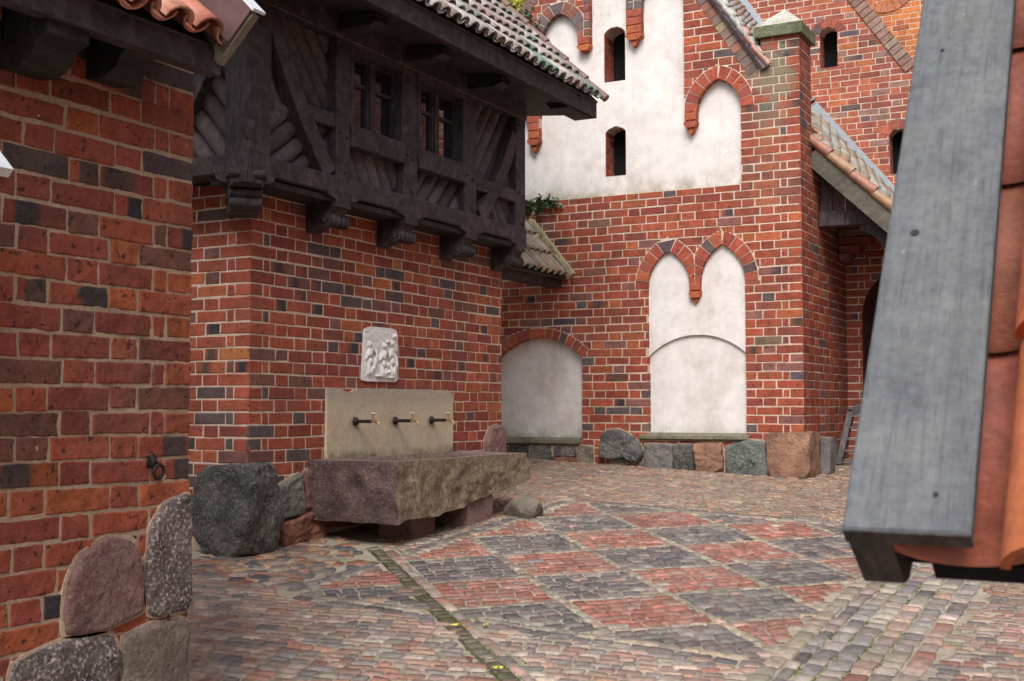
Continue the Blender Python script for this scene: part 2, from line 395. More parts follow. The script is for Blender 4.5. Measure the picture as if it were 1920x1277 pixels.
S_, H_, J_ = .298, .145, .0135       # stretcher, header, joint
def one_brick(mb, fr, u0, u1, v0, v1, h, back, pal, R, nx=1, ny=1, rough=0.0, patch=.0):
    col = pick(pal, R); dk = None
    if patch and R.random() < patch and u1 - u0 > .1:
        w = (u1 - u0); a = u0 + R.random() * w * .6; dk = (a, a + (.10 + .08 * R.random()), R.choice([(.05, .04, .045), (.075, .05, .05), (.10, .06, .05)]))
    j = .0035
    cu = [(u0 + R.uniform(-j, j), v0 + R.uniform(-j, j)), (u1 + R.uniform(-j, j), v0 + R.uniform(-j, j)), (u1 + R.uniform(-j, j), v1 + R.uniform(-j, j)), (u0 + R.uniform(-j, j), v1 + R.uniform(-j, j))]
    hh = h + R.uniform(-.0015, .0025); bev = .005
    sx = [0.0] + [bev / (u1 - u0) + (1 - 2 * bev / (u1 - u0)) * i / nx for i in range(nx + 1)] + [1.0]
    sy = [0.0] + [bev / (v1 - v0) + (1 - 2 * bev / (v1 - v0)) * i / ny for i in range(ny + 1)] + [1.0]
    vs = []; cs = []
    NX, NY = len(sx), len(sy)
    for jy, t in enumerate(sy):
        for ix, s in enumerate(sx):
            u = (cu[0][0] * (1 - s) + cu[1][0] * s) * (1 - t) + (cu[3][0] * (1 - s) + cu[2][0] * s) * t
            v = (cu[0][1] * (1 - s) + cu[1][1] * s) * (1 - t) + (cu[3][1] * (1 - s) + cu[2][1] * s) * t
            rim = ix in (0, NX - 1) or jy in (0, NY - 1)
            n = hh - (.0035 if rim else 0)
            if rough:
                n += rough * noise.noise(V((u * 23, v * 23, hh * 900)))
                u += rough * .7 * noise.noise(V((u * 30 + 7, v * 30, 3))) ; v += rough * .7 * noise.noise(V((u * 30, v * 30 + 9, 8)))
            vs.append(fr(u, v, n))
            c = col
            if dk and dk[0] < u < dk[1]: c = dk[2]
            cs.append(c)
    fs = []
    for jy in range(NY - 1):
        for ix in range(NX - 1):
            a = jy * NX + ix; fs.append((a, a + 1, a + NX + 1, a + NX))
    ring = list(range(NX)) + [NX * (q + 1) - 1 for q in range(1, NY)] + [NX * (NY - 1) + q for q in range(NX - 2, -1, -1)] + [NX * q for q in range(NY - 2, 0, -1)]
    b0 = len(vs)
    for r in ring:
        p = vs[r]; d = (p - fr.O).dot(fr.n); vs.append(p - fr.n * (d + back)); cs.append(cs[r])
    k = len(ring)
    for i in range(k):
        fs.append((ring[(i + 1) % k], ring[i], b0 + i, b0 + (i + 1) % k))
    mb.add(vs, fs, cs, 0)

def brick_face(mb, fr, polys, rows, pal, R, start=1, h=.004, back=.02, nx=1, ny=1, rough=0, patch=0, course=.1, z0=0.0, wave=0.0, ends=None, flushfn=None):
    """Flemish-bond bricks on a frame inside polys[0] minus the rest (even-odd).  start: +1 lays from the low-u end, -1 from the high-u end"""
    us = [p[0] for p in polys[0]]; ua, ub = min(us), max(us)
    vlo = min(p[1] for p in polys[0]); vhi = max(p[1] for p in polys[0])
    r0 = int(math.floor((vlo - z0) / course)); r1 = int(math.ceil((vhi - z0) / course))
    for r in range(r0, r1):
        v0 = z0 + r * course + J_ / 2; v1 = z0 + (r + 1) * course - J_ / 2
        pos = 0.0; seq = []
        odd = r % 2
        if odd: seq = [H_, .068]
        i = 0
        while pos < ub - ua + .4:
            if i < len(seq): w = seq[i]
            else:
                k = i - len(seq)
                w = S_ if k % 2 == 0 else H_
                w += R.uniform(-.012, .012)
            i += 1
            a = ua + pos if start > 0 else ub - pos - w
            pos += w + J_
            b = a + w
            dv = wave * noise.noise(V((a * .9, r * .37, 1.3)))
            w0, w1 = v0 + dv + R.uniform(-.0025, .0025), v1 + dv + R.uniform(-.0025, .0025)
            ns = 4; okk = True; strips = []
            for q in range(ns):
                vm = w0 + (q + .5) / ns * (w1 - w0)
                iv = []
                for x0, x1 in spans(polys, vm):
                    lo, hi = max(a, x0), min(b, x1)
                    if hi - lo > .012: iv.append((lo, hi))
                strips.append(iv)
                if not (len(iv) == 1 and iv[0][0] == a and iv[0][1] == b): okk = False
            if okk:
                one_brick(mb, fr, a, b, w0, w1, h, back, pal, R, nx, ny, rough, patch)
            elif any(strips):
                if all(len(iv) == 1 and abs(iv[0][0] - strips[0][0][0]) < .02 and abs(iv[0][1] - strips[0][0][1]) < .02 for iv in strips if True) and all(strips):
                    lo = sum(iv[0][0] for iv in strips) / ns; hi = sum(iv[0][1] for iv in strips) / ns
                    if hi - lo > .02: one_brick(mb, fr, lo, hi, w0, w1, h, back, pal, R, nx, ny, rough, patch)
                else:
                    col = pick(pal, R)
                    for q, iv in enumerate(strips):
                        for lo, hi in iv:
                            mb.block(fr, lo, hi, w0 + q / ns * (w1 - w0), w0 + (q + 1) / ns * (w1 - w0), -back, h, col, 0)
def sheet(mb, fr, polys, n, step, mat=0, col=(1, 1, 1)):
    vlo = min(p[1] for p in polys[0]); vhi = max(p[1] for p in polys[0])
    k = max(1, int(round((vhi - vlo) / step))); prev = None
    for i in range(k):
        a = vlo + (vhi - vlo) * i / k; b = vlo + (vhi - vlo) * (i + 1) / k
        e = (b - a) * 1e-3
        sa = spans(polys, a + e); sb = spans(polys, b - e)
        if len(sa) == len(sb):
            for (x0, x1), (y0, y1) in zip(sa, sb):
                mb.add([fr(x0, a, n), fr(x1, a, n), fr(y1, b, n), fr(y0, b, n)], [(0, 1, 2, 3)], col, mat)
        else:
            for x0, x1 in spans(polys, (a + b) / 2):
                mb.add([fr(x0, a, n), fr(x1, a, n), fr(x1, b, n), fr(x0, b, n)], [(0, 1, 2, 3)], col, mat)
def jamb(mb, fr, poly, n0, n1, mat=0, col=(1, 1, 1)):
    k = len(poly)
    for i in range(k):
        p, q = poly[i], poly[(i + 1) % k]
        mb.add([fr(*p, n0), fr(*q, n0), fr(*q, n1), fr(*p, n1)], [(0, 1, 2, 3)], col, mat)
def arc(p0, p1, bulge, n=10):
    "points from p0 to p1, bulging to the left by bulge"
    p0 = V((*p0, 0)); p1 = V((*p1, 0)); d = p1 - p0; L = d.length; nrm = V((-d.y, d.x, 0)) / L
    r = (L * L / 4 + bulge * bulge) / (2 * abs(bulge)); s = 1 if bulge > 0 else -1
    cen = (p0 + p1) / 2 + nrm * (bulge - s * r)
    a0 = atan2(p0.y - cen.y, p0.x - cen.x); a1 = atan2(p1.y - cen.y, p1.x - cen.x)
    da = (a1 - a0 + pi) % (2 * pi) - pi
    return [(cen.x + r * cos(a0 + da * i / n), cen.y + r * sin(a0 + da * i / n)) for i in range(n + 1)]
def voussoirs(mb, fr, pts, thick, h, back, pal, R, wid=.085, jt=.011, side=1, split=0, lim=(-99, 99)):
    """brick-on-edge ring along the polyline pts, growing to its left (side=1)"""
    P = [V((*p, 0)) for p in pts]; L = [0]
    for a, b in zip(P, P[1:]): L.append(L[-1] + (b - a).length)
    def at(s):
        s = min(max(s, 0), L[-1])
        for i in range(len(P) - 1):
            if s <= L[i + 1] + 1e-9:
                t = (s - L[i]) / max(1e-9, L[i + 1] - L[i]); return P[i].lerp(P[i + 1], t)
    def nr(s):
        d = (at(s + .03) - at(s - .03)).normalized(); return V((-d.y, d.x, 0)) * side
    k = max(1, int(round(L[-1] / (wid + jt)))); st = L[-1] / k
    for i in range(k):
        s0 = i * st + jt / 2; s1 = (i + 1) * st - jt / 2
        cuts = [0, thick] if not split else [0, thick * .5 - jt / 2, thick * .5 + jt / 2, thick]
        for q in range(0, len(cuts), 2):
            c = pick(pal, R)
            a, b = cuts[q], cuts[q + 1]
            quad = [at(s0) + nr(s0) * a, at(s1) + nr(s1) * a, at(s1) + nr(s1) * b, at(s0) + nr(s0) * b]
            hh = h + R.uniform(-.002, .003)
            mb.prism(fr, [(min(max(p.x, lim[0]), lim[1]), p.y) for p in quad], -back, hh, c, 0)
def ringpoly(pts, thick, side=1):
    P = [V((*p, 0)) for p in pts]; out = []
    for i, p in enumerate(P):
        d = (P[min(i + 1, len(P) - 1)] - P[max(i - 1, 0)]).normalized()
        out.append((p.x - d.y * thick * side, p.y + d.x * thick * side))
    return out

# ------------------------------------------------------------------ stones
def stone(name, fr, poly, t, mat, parent, seed=0, amp=.018, label=None, sink=.06, tint=(1, 1, 1)):
    "a rough boulder face whose outline is poly, standing t proud of a wall"
    P = [V((*p, 0)) for p in poly]; per = [0]
    for i in range(len(P)): per.append(per[-1] + (P[(i + 1) % len(P)] - P[i]).length)
    n = 64; ring = []
    for i in range(n):
        s = per[-1] * i / n
        for q in range(len(P)):
            if s <= per[q + 1] + 1e-9:
                ring.append(P[q].lerp(P[(q + 1) % len(P)], (s - per[q]) / (per[q + 1] - per[q]))); break
    for _ in range(1):
        ring = [ring[i] * .5 + (ring[i - 1] + ring[(i + 1) % n]) * .25 for i in range(n)]
    cen = sum(ring, V((0, 0, 0))) / n
    prof = [(1, -sink), (1.0, t * .2), (.99, t * .6), (.965, t * .85), (.92, t * .98), (.84, t), (.74, t), (.63, t), (.51, t), (.39, t), (.27, t), (.15, t), (.04, t)]
    vs = []; cs = []
    for k, (s, d) in enumerate(prof):
        for i in range(n):
            p = cen + (ring[i] - cen) * s
            q = V((p.x * 7 + seed, p.y * 7, d * 5))
            w = amp * (noise.noise(q) + .6 * noise.noise(q * 2.7) + .45 * noise.noise(q * 6.5)) * (1 if k > 2 else .3) if k else 0
            e = .9 * amp * noise.noise(V((p.x * 14, p.y * 14 + seed, 2)))
            vs.append(fr(p.x + e, p.y + e * .7, d + w))
            g = .8 + .5 * (noise.noise(V((p.x * 5, p.y * 5, seed + 4))) + .3)
            cs.append(tuple(g * x for x in tint))
    fs = [(k * n + i, k * n + (i + 1) % n, (k + 1) * n + (i + 1) % n, (k + 1) * n + i) for k in range(len(prof) - 1) for i in range(n)]
    a = sum(P[i].x * P[(i + 1) % len(P)].y - P[(i + 1) % len(P)].x * P[i].y for i in range(len(P)))
    if a < 0: fs = [f[::-1] for f in fs]; last = tuple(range((len(prof) - 1) * n, len(prof) * n))[::-1]
    else: last = tuple(range((len(prof) - 1) * n, len(prof) * n))
    mb = MB(); mb.add(vs, fs + [last], cs, 0, True)
    bed = []                                    # the stone sits in a rim of lime mortar
    for i in range(0, n, 2):
        d = (ring[i] - cen); L = d.length; w = .014 + .010 * noise.noise(V((ring[i].x * 9, ring[i].y * 9, seed)))
        p = cen + d * ((L + w) / L); bed.append((p.x, p.y))
    mb.prism(fr, bed, -.02, .0085, (.8, .76, .72), 1)
    o = mb.build(name, [mat, M['mortar']], parent)
    if label: o['label'] = label
    return o
def boulder(name, cen, rad, mat, parent=None, seed=1, cuts=7, amp=.06, depth=.84, label=None, sub=4, boxy=0.0, rotz=0):
    "a faceted boulder: an icosphere cut by random planes and roughened"
    bm = bmesh.new(); bmesh.ops.create_icosphere(bm, subdivisions=sub, radius=1.0)
    R = random.Random(seed); pl = []
    for _ in range(cuts):
        z = R.uniform(-.5, .9); a = R.uniform(0, 2 * pi); q = sqrt(1 - z * z)
        pl.append((V((q * cos(a), q * sin(a), z)), depth + R.uniform(-.14, .1)))
    if boxy:
        for d in ((1, 0, 0), (-1, 0, 0), (0, 1, 0), (0, -1, 0), (0, 0, 1), (0, 0, -1)): pl.append((V(d), boxy))
    mb = MB(); vs = []; cs = []
    rz = Matrix.Rotation(rotz, 3, 'Z')
    for v in bm.verts:
        p = v.co.copy()
        for d, k in pl:
            e = p.dot(d)
            if e > k: p -= d * (e - k) * .93
        w = amp * noise.noise(p * 2.3 + V((seed, 0, 0))) + amp * .55 * noise.noise(p * 6 + V((0, seed, 0))) + amp * .35 * noise.noise(p * 15 + V((0, seed, 0)))
        p *= 1 + w
        p = rz @ V((p.x * rad[0], p.y * rad[1], p.z * rad[2]))
        vs.append(V(cen) + p); g = .85 + .55 * noise.noise(p * 6 + V((seed, 3, 0))); cs.append((g, g, g))
    mb.add(vs, [tuple(l.vert.index for l in f.loops) for f in bm.faces], cs, 0, False)
    bm.free()
    o = mb.build(name, mat, parent)
    if label: o['label'] = label
    return o

# ------------------------------------------------------------------ roof tiles (monk and nun)
def tiles(mb, P, N, U, Vv, p, expo, r, cols, R, first=.5, pans=True, seg=8, L=None, flare=.0):
    """P(u,v) point, N(u,v) normal on the roof; U width, Vv slope length"""
    L = L or expo * 1.16; n = int(U / p + 1e-6); k = int(math.ceil(Vv / expo))
    for row in range(k):
        for i in range(n + (1 if pans else 0)):
            for kind in ((0, 1) if pans else (0,)):
                if kind == 0 and i >= n: continue
                uc = (i + first) * p if kind == 0 else (i + first - .5) * p
                uc += R.uniform(-.006, .006)
                v0 = row * expo + R.uniform(-.012, .012); v1 = min(v0 + L, Vv + .1)
                c = R.choice(cols); g = .8 + .4 * R.random(); c = tuple(x * g for x in c)
                vs = []; fs = []
                sgn = 1 if kind == 0 else -1
                ra, rb = (r, r * .82) if kind == 0 else (r * .92, r * 1.05)
                la, lb = (.045, .012) if kind == 0 else (.035 + r * .55, .004 + r * .55)
                th = .012; rings = 4
                for q in range(rings + 1):
                    s = q / rings; v = v0 + (v1 - v0) * s
                    rad = ra + (rb - ra) * s; lift = la + (lb - la) * s
                    for inner in (0, 1):
                        for j in range(seg + 1):
                            a = pi * j / seg; rr = rad - th * inner
                            uu = uc + rr * cos(a); hh = lift + sgn * rr * sin(a) * .9
                            vs.append(P(uu, v) + N(uu, v) * hh)
                W = 2 * (seg + 1)
                for q in range(rings):
                    for j in range(seg):
                        a = q * W + j; b = a + W
                        f = (a, a + 1, b + 1, b); fs.append(f if sgn > 0 else f[::-1])
                        a += seg + 1; b += seg + 1
                        f = (a, b, b + 1, a + 1); fs.append(f if sgn > 0 else f[::-1])
                for j in range(seg):
                    fs.append((j, seg + 1 + j, seg + 2 + j, j + 1))
                for j in (0, seg):
                    for q in range(rings): fs.append((q * W + j, (q + 1) * W + j, (q + 1) * W + seg + 1 + j, q * W + seg + 1 + j))
                cs = [c] * len(vs)
                mb.add(vs, fs, cs, 0, True)

# =================================================================== FOUNTAIN HOUSE (brick with timber upper storey)
XC, YB, XT, YT = -6.19, 7.34, -5.89, 6.94
CF = Fr((XC, 0, 0), (0, 1, 0)); TF = Fr((XT, 0, 0), (0, 1, 0))
BF = Fr((0, YB, 0), (1, 0, 0)); TB = Fr((0, YT, 0), (1, 0, 0))
YE, YTE = 11.40, 11.38
fh = thing('brick_house', 'brick house with a jettied black timber upper storey under a mossy tiled roof', 'house', (XC - 1, 9.3, -1))
R = random.Random(11)
mb = MB()
mb.block(Fr((0, 0, 0), (1, 0, 0), (0, 1, 0)), -9.2, XC - .02, YB + .02, YE - .02, -1.4, 1.9, (1, 1, 1), 1)
sheet(mb, CF, [[(YB, -1.3), (YE, -1.3), (YE, 1.9), (YB, 1.9)]], 0, 5, 1)
sheet(mb, BF, [[(-9.2, -1.3), (XC, -1.3), (XC, 1.9), (-9.2, 1.9)]], 0, 5, 1)
brick_face(mb, CF, [[(YB - .002, -1.0), (YE, -1.0), (YE, 1.9), (YB - .002, 1.9)]], 0, PAL_C, R, 1, .004, .02, 3, 1, .0015, .07, z0=-.033, wave=.006)
brick_face(mb, BF, [[(-8.6, -1.0), (XC + .002, -1.0), (XC + .002, 1.9), (-8.6, 1.9)]], 0, PAL_C, R, -1, .004, .02, 3, 1, .0015, .07, z0=-.033, wave=.006)
mb.build('wall', [M['brick'], M['mortar']], fh)
# footing stones
boulder('foundation_stone', (XC - .15, YB + .06, -.78), (.40, .30, .50), M['granite_dark'], fh, 41, 6, .085, .90, 'big dark cracked corner boulder', 5, .69)
stone('foundation_stone', CF, [(7.66, -.62), (7.96, -.52), (8.01, -.80), (7.98, -.87), (7.68, -.88)], .05, M['granite_grey'], fh, 3)
stone('foundation_stone', CF, [(8.00, -.52), (8.25, -.46), (8.26, -.80), (8.03, -.82)], .05, M['granite_pink'], fh, 6, tint=(.75, .62, .6))
stone('foundation_stone', CF, [(7.68, -.92), (7.98, -.86), (8.22, -.83), (8.26, -1.08), (7.72, -1.18)], .07, M['granite_red'], fh, 9, .025)
stone('foundation_stone', CF, [(11.02, -.60), (11.02, -.32), (11.12, -.20), (11.30, -.17), (11.41, -.24), (11.42, -.60)], .06, M['granite_pink'], fh, 13)
# timber storey: dark core with the roof shape
WD = (.8, .8, .8)
mb = MB()
mb.prism(Fr((0, YT + .14, 0), (1, 0, 0)), [(XT - .14, 1.76), (XT - .14, 3.62), (-7.6, 5.2), (-9.4, 3.6), (-9.4, 1.76)], 0, -(YTE - YT - .2), WD)
mb.build('timber_core', M['dark'], fh)
posts = [(6.94, 7.19), (8.02, 8.21), (9.03, 9.25), (10.11, 10.33), (11.17, 11.38)]
ZS0, ZS1, ZR0, ZR1, ZP0, ZP1 = 1.735, 1.885, 2.165, 2.345, 3.04, 3.26
def part(name, fn, mat, label=None, par=None):
    mb = MB(); fn(mb); o = mb.build(name, mat, par or fh)
    if label: o['label'] = label
    return o
for i, (a, b) in enumerate(posts):
    if i == 0:
        def f(mb):
            mb.cblock(TF, a, b, ZS1 - .02, 3.9, -.22, .012, .01)
            mb.cblock(TB, XT - .21, XT + .001, ZS1 - .02, 3.9, -.2, .012, .01)
            # slender engaged shaft up the corner with a small moulded foot
            mb.tube([(XT - .015, YT + .015, 2.1), (XT - .015, YT + .015, 3.9)], .035, 10)
            mb.tube([(XT - .01, YT + .01, 1.98), (XT - .01, YT + .01, 2.06), (XT - .01, YT + .01, 2.10), (XT - .01, YT + .01, 2.13)], [.03, .055, .058, .035], 10)
        part('post', f, M['wood'], 'corner post with slender rounded shaft')
    else:
        part('post', lambda mb: (mb.cblock(TF, a, b, ZS1 - .01, 3.5, -.2, .01 - .002 * i, .009), [mb.tube([TF(a + dx, z, 0), TF(a + dx, z, .016)], .012, 8, (.35, .35, .35)) for dx, z in ((.05, 2.25), (.14, 2.22), (.05, 2.96), (.12, 1.93))]), M['wood'])
part('sill_beam', lambda mb: mb.cblock(TF, YT, YTE, ZS0, ZS1, -.2, .016, .01), M['wood'])
part('sill_beam', lambda mb: mb.cblock(TB, -8.4, XT + .009, ZS0 + .002, ZS1 - .002, -.2, .018, .01), M['wood'])
part('top_plate', lambda mb: mb.cblock(TF, YT, YTE, ZP0, ZP1, -.2, .020, .01), M['wood'])
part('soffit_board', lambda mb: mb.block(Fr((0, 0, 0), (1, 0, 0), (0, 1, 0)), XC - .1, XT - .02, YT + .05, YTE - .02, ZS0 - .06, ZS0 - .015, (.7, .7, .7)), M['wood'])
# rails
for (a, b, z0, z1, nn) in ((8.21, 9.03, ZR0, ZR1, .03), (9.25, 10.11, ZR0, ZR1, .03), (7.55, 8.02, 2.28, 2.40, .0), (10.33, 11.17, 2.14, 2.27, .0)):
    part('rail', lambda mb: mb.cblock(TF, a + .002, b - .002, z0, z1, -.16, nn, .008), M['wood'])
# braces
def brace(fr, p0, p1, p2, w, n0, n1):
    pts = [(V((*p0, 0)) * (1 - t) ** 2 + V((*p1, 0)) * 2 * t * (1 - t) + V((*p2, 0)) * t * t) for t in [i / 8 for i in range(9)]]
    L = []; Rr = []
    for i, p in enumerate(pts):
        d = (pts[min(i + 1, 8)] - pts[max(i - 1, 0)]).normalized(); n = V((-d.y, d.x, 0)) * w / 2
        L.append((p.x + n.x, p.y + n.y)); Rr.append((p.x - n.x, p.y - n.y))
    mb = MB()
    for i in range(8): mb.prism(fr, [L[i], L[i + 1], Rr[i + 1], Rr[i]], n0, n1)
    return mb
brace(TF, (7.20, 3.02), (7.45, 2.44), (7.95, 1.89), .16, -.12, .004).build('brace', M['wood'], fh)
brace(TF, (11.15, 2.85), (10.88, 2.30), (10.42, 1.89), .15, -.12, .004).build('brace', M['wood'], fh)
brace(TB, (XT - .24, 3.0), (XT - .50, 2.42), (XT - .95, 1.90), .17, -.12, .004).build('brace', M['wood'], fh)
# infill: half-round planks laid on the slant
def infill(fr, u0, u1, v0, v1, ang, n, w=.15):
    mb = MB(); d = V((cos(ang), sin(ang), 0)); q = V((-d.y, d.x, 0)); cx, cy = (u0 + u1) / 2, (v0 + v1) / 2
    ext = (abs(u1 - u0) + abs(v1 - v0)); k = int(ext / w) + 1
    for i in range(-k, k + 1):
        c0 = V((cx, cy, 0)) + q * (i + .5) * w
        ts = []
        for (axis, lo, hi) in ((0, u0, u1), (1, v0, v1)):
            if abs(d[axis]) < 1e-6: continue
            t = sorted(((lo - c0[axis]) / d[axis], (hi - c0[axis]) / d[axis])); ts.append(t)
        t0 = max(t[0] for t in ts); t1 = min(t[1] for t in ts)
        t0 -= .09; t1 += .09
        if t1 - t0 < .1: continue
        g = .75 + .55 * rnd.random()
        prof = [(-.5, -.02), (-.46, .012), (-.3, .038), (0, .052), (.3, .038), (.46, .012), (.5, -.02)]
        vs = [fr((c0 + d * t + q * (s * w)).x, (c0 + d * t + q * (s * w)).y, n + h) for t in (t0, t1) for s, h in prof]
        kk = len(prof)
        mb.add(vs, [(j, kk + j, kk + j + 1, j + 1) for j in range(kk - 1)], (g, g, g), 0, True)
    return mb
for (u0, u1, v0, v1, a) in ((7.19, 8.02, 1.88, 2.36, 35), (7.19, 8.02, 2.34, 3.04, -52), (8.21, 9.03, 1.88, 2.17, -62), (9.25, 10.11, 1.88, 2.17, 50), (10.33, 11.17, 1.88, 2.16, -55), (10.33, 11.17, 2.25, 3.04, 55)):
    infill(TF, u0, u1, v0, v1, radians(a), -.13).build('infill_panel', M['infill'], fh)
infill(TB, -7.9, XT - .2, 1.88, 3.04, radians(-48), -.13).build('infill_panel', M['infill'], fh)
# two windows
for (a, b) in ((8.21, 9.03), (9.25, 10.11)):
    z0, z1 = ZR1, ZP0
    mb = MB()
    n0, n1 = -.13, -.07
    mb.block(TF, a, a + .05, z0, z1, -.14, .008); mb.block(TF, b - .05, b, z0, z1, -.14, .008); mb.block(TF, a + .05, b - .05, z1 - .06, z1, -.14, .008)
    A, B, Z1 = a + .05, b - .05, z1 - .06
    mid = (A + B) / 2
    mb.block(TF, mid - .035, mid + .035, z0, Z1, n0, n1 + .015)
    for s0, s1 in ((A, mid - .035), (mid + .035, B)):
        mb.block(TF, s0, s0 + .028, z0, Z1, n0, n1); mb.block(TF, s1 - .028, s1, z0, Z1, n0, n1)
        mb.block(TF, s0 + .028, s1 - .028, z0, z0 + .03, n0, n1); mb.block(TF, s0 + .028, s1 - .028, Z1 - .03, Z1, n0, n1)
        zz = z0 + .62 * (Z1 - z0)
        mb.block(TF, s0 + .028, s1 - .028, zz - .014, zz + .014, n0, n1 - .005)
    w = mb.build('window', M['wood'], fh)
    for s0, s1 in ((A + .028, mid - .063), (mid + .063, B - .028)):
        for y0, y1 in ((z0 + .03, zz - .014), (zz + .014, Z1 - .03)):
            g = MB(); g.block(TF, s0, s1, y0, y1, -.112, -.104); g.build('pane', M['glass'], w)
# corbels: stepped block under each post, console and turned roll below
for i, (a, b) in enumerate(posts):
    c = (a + b) / 2
    if i == 0:
        mb = MB(); dd = V((1, -1, 0)).normalized(); fr = Fr((XT - .10, YT + .10, 0), (1, 1, 0), (0, 0, 1), dd)
        for (w, z0, z1, n0, n1) in ((.15, 1.70, 1.76, -.4, .12), (.12, 1.64, 1.70, -.4, .10), (.125, 1.57, 1.64, -.4, .02), (.115, 1.47, 1.57, -.4, -.07)):
            mb.cblock(fr, -w, w, z0, z1, n0, n1, .02)
        mb.prism(TF, [(YT, 1.75), (YT + .30, 1.75), (YT + .29, 1.71), (YT + .24, 1.68), (YT, 1.66)], -.2, .014)
        mb.prism(TB, [(XT, 1.75), (XT - .30, 1.75), (XT - .29, 1.71), (XT - .24, 1.68), (XT, 1.66)], -.2, .016)
        mb.tube([fr(-.12, 1.53, -.03), fr(.12, 1.53, -.03)], .045, 12)
        o = mb.build('corbel', M['wood'], fh); o['label'] = 'corner corbel set diagonally'
        continue
    e = .0
    mb = MB()
    if i == 4: c = 11.25
    mb.prism(TF, [(c - .24, 1.745), (c + (.24 if i < 4 else .13), 1.745), (c + (.2 if i < 4 else .13), 1.72), (c + .14, 1.705), (c + .10, 1.69), (c + .10, 1.635), (c - .10, 1.635), (c - .10, 1.69), (c - .15, 1.705), (c - .21, 1.72)], -.26, .014)
    # console from the wall
    KF = Fr((0, c, 0), (1, 0, 0))
    prof = [(XC - .02, 1.70), (XT - .02, 1.70), (XT - .02, 1.63), (XT - .05, 1.56), (XT - .12, 1.52), (XC + .06, 1.47), (XC - .02, 1.43)]
    mb.prism(KF, prof, -.093, .093)
    k = mb.build('corbel', M['wood'], fh)
    g = MB(); x, z = XT - .075, 1.535
    pts = []; rr = []
    for q in range(41):
        pts.append((x, c - .125 + .25 * q / 40, z)); rr.append(.050 + .012 * cos(q * 2 * pi / 10))
    g.tube(pts, rr, 14)
    g.tube([(x, c - .139, z), (x, c - .136, z)], .03, 12)
    g.build('scroll', M['wood'], k)
# roof
RF = Fr((-5.30, 5.2, 3.31), (0, 1, 0), (-.7071, 0, .7071))
OLD = [(.34, .27, .25), (.40, .36, .34), (.46, .43, .42), (.30, .22, .20), (.36, .28, .26), (.17, .25, .21), (.26, .20, .18), (.42, .38, .36)]
mb = MB(); sag = lambda u: -.035 * (1 - min(1, abs(u - 5.4) / 2.4)) * 0
tiles(mb, lambda u, v: RF(u, v) + V((0, 0, .02 * noise.noise(V((u * .8, v, 0))))), lambda u, v: RF.n, 6.84, 3.6, .163, .34, .070, OLD, random.Random(4))
rf = mb.build('roof', M['tile'], fh)
part('roof_boarding', lambda mb: mb.block(RF, 0.03, 6.80, .02, 3.6, -.05, -.01, (.6, .6, .6)), M['wood'])
part('verge_cap', lambda mb: [mb.tube([RF(6.86, v * .34, .07), RF(6.86, v * .34 + .38, .05)], [.045, .038], 10, (.20, .12, .10)) for v in range(11)], M['tile'])
part('fascia', lambda mb: mb.block(Fr((-5.34, 0, 0), (0, 1, 0)), 5.2, 12.0, 3.14, 3.29, -.04, 0, (.9, .9, .9)), M['wood'])
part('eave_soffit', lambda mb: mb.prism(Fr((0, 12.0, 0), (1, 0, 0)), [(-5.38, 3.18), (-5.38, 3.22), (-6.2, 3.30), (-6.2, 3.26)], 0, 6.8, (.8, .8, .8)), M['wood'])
for (a, b) in posts[:4]:
    c = (a + b) / 2
    part('rafter_end', lambda mb: mb.prism(Fr((0, c - .1, 0), (1, 0, 0)), [(XT - .1, 3.24), (-5.50, 3.17), (-5.49, 3.11), (-5.58, 3.08), (XT - .1, 3.09)], 0, -.17, (.7, .7, .7)), M['wood'])
part('verge_soffit', lambda mb: mb.prism(Fr((0, 12.0, 0), (1, 0, 0)), [(-5.36, 3.14), (-5.36, 3.26), (-8.0, 5.9), (-8.0, 5.7), (-5.6, 3.14)], -.0, .6, (.7, .7, .7)), M['wood'])

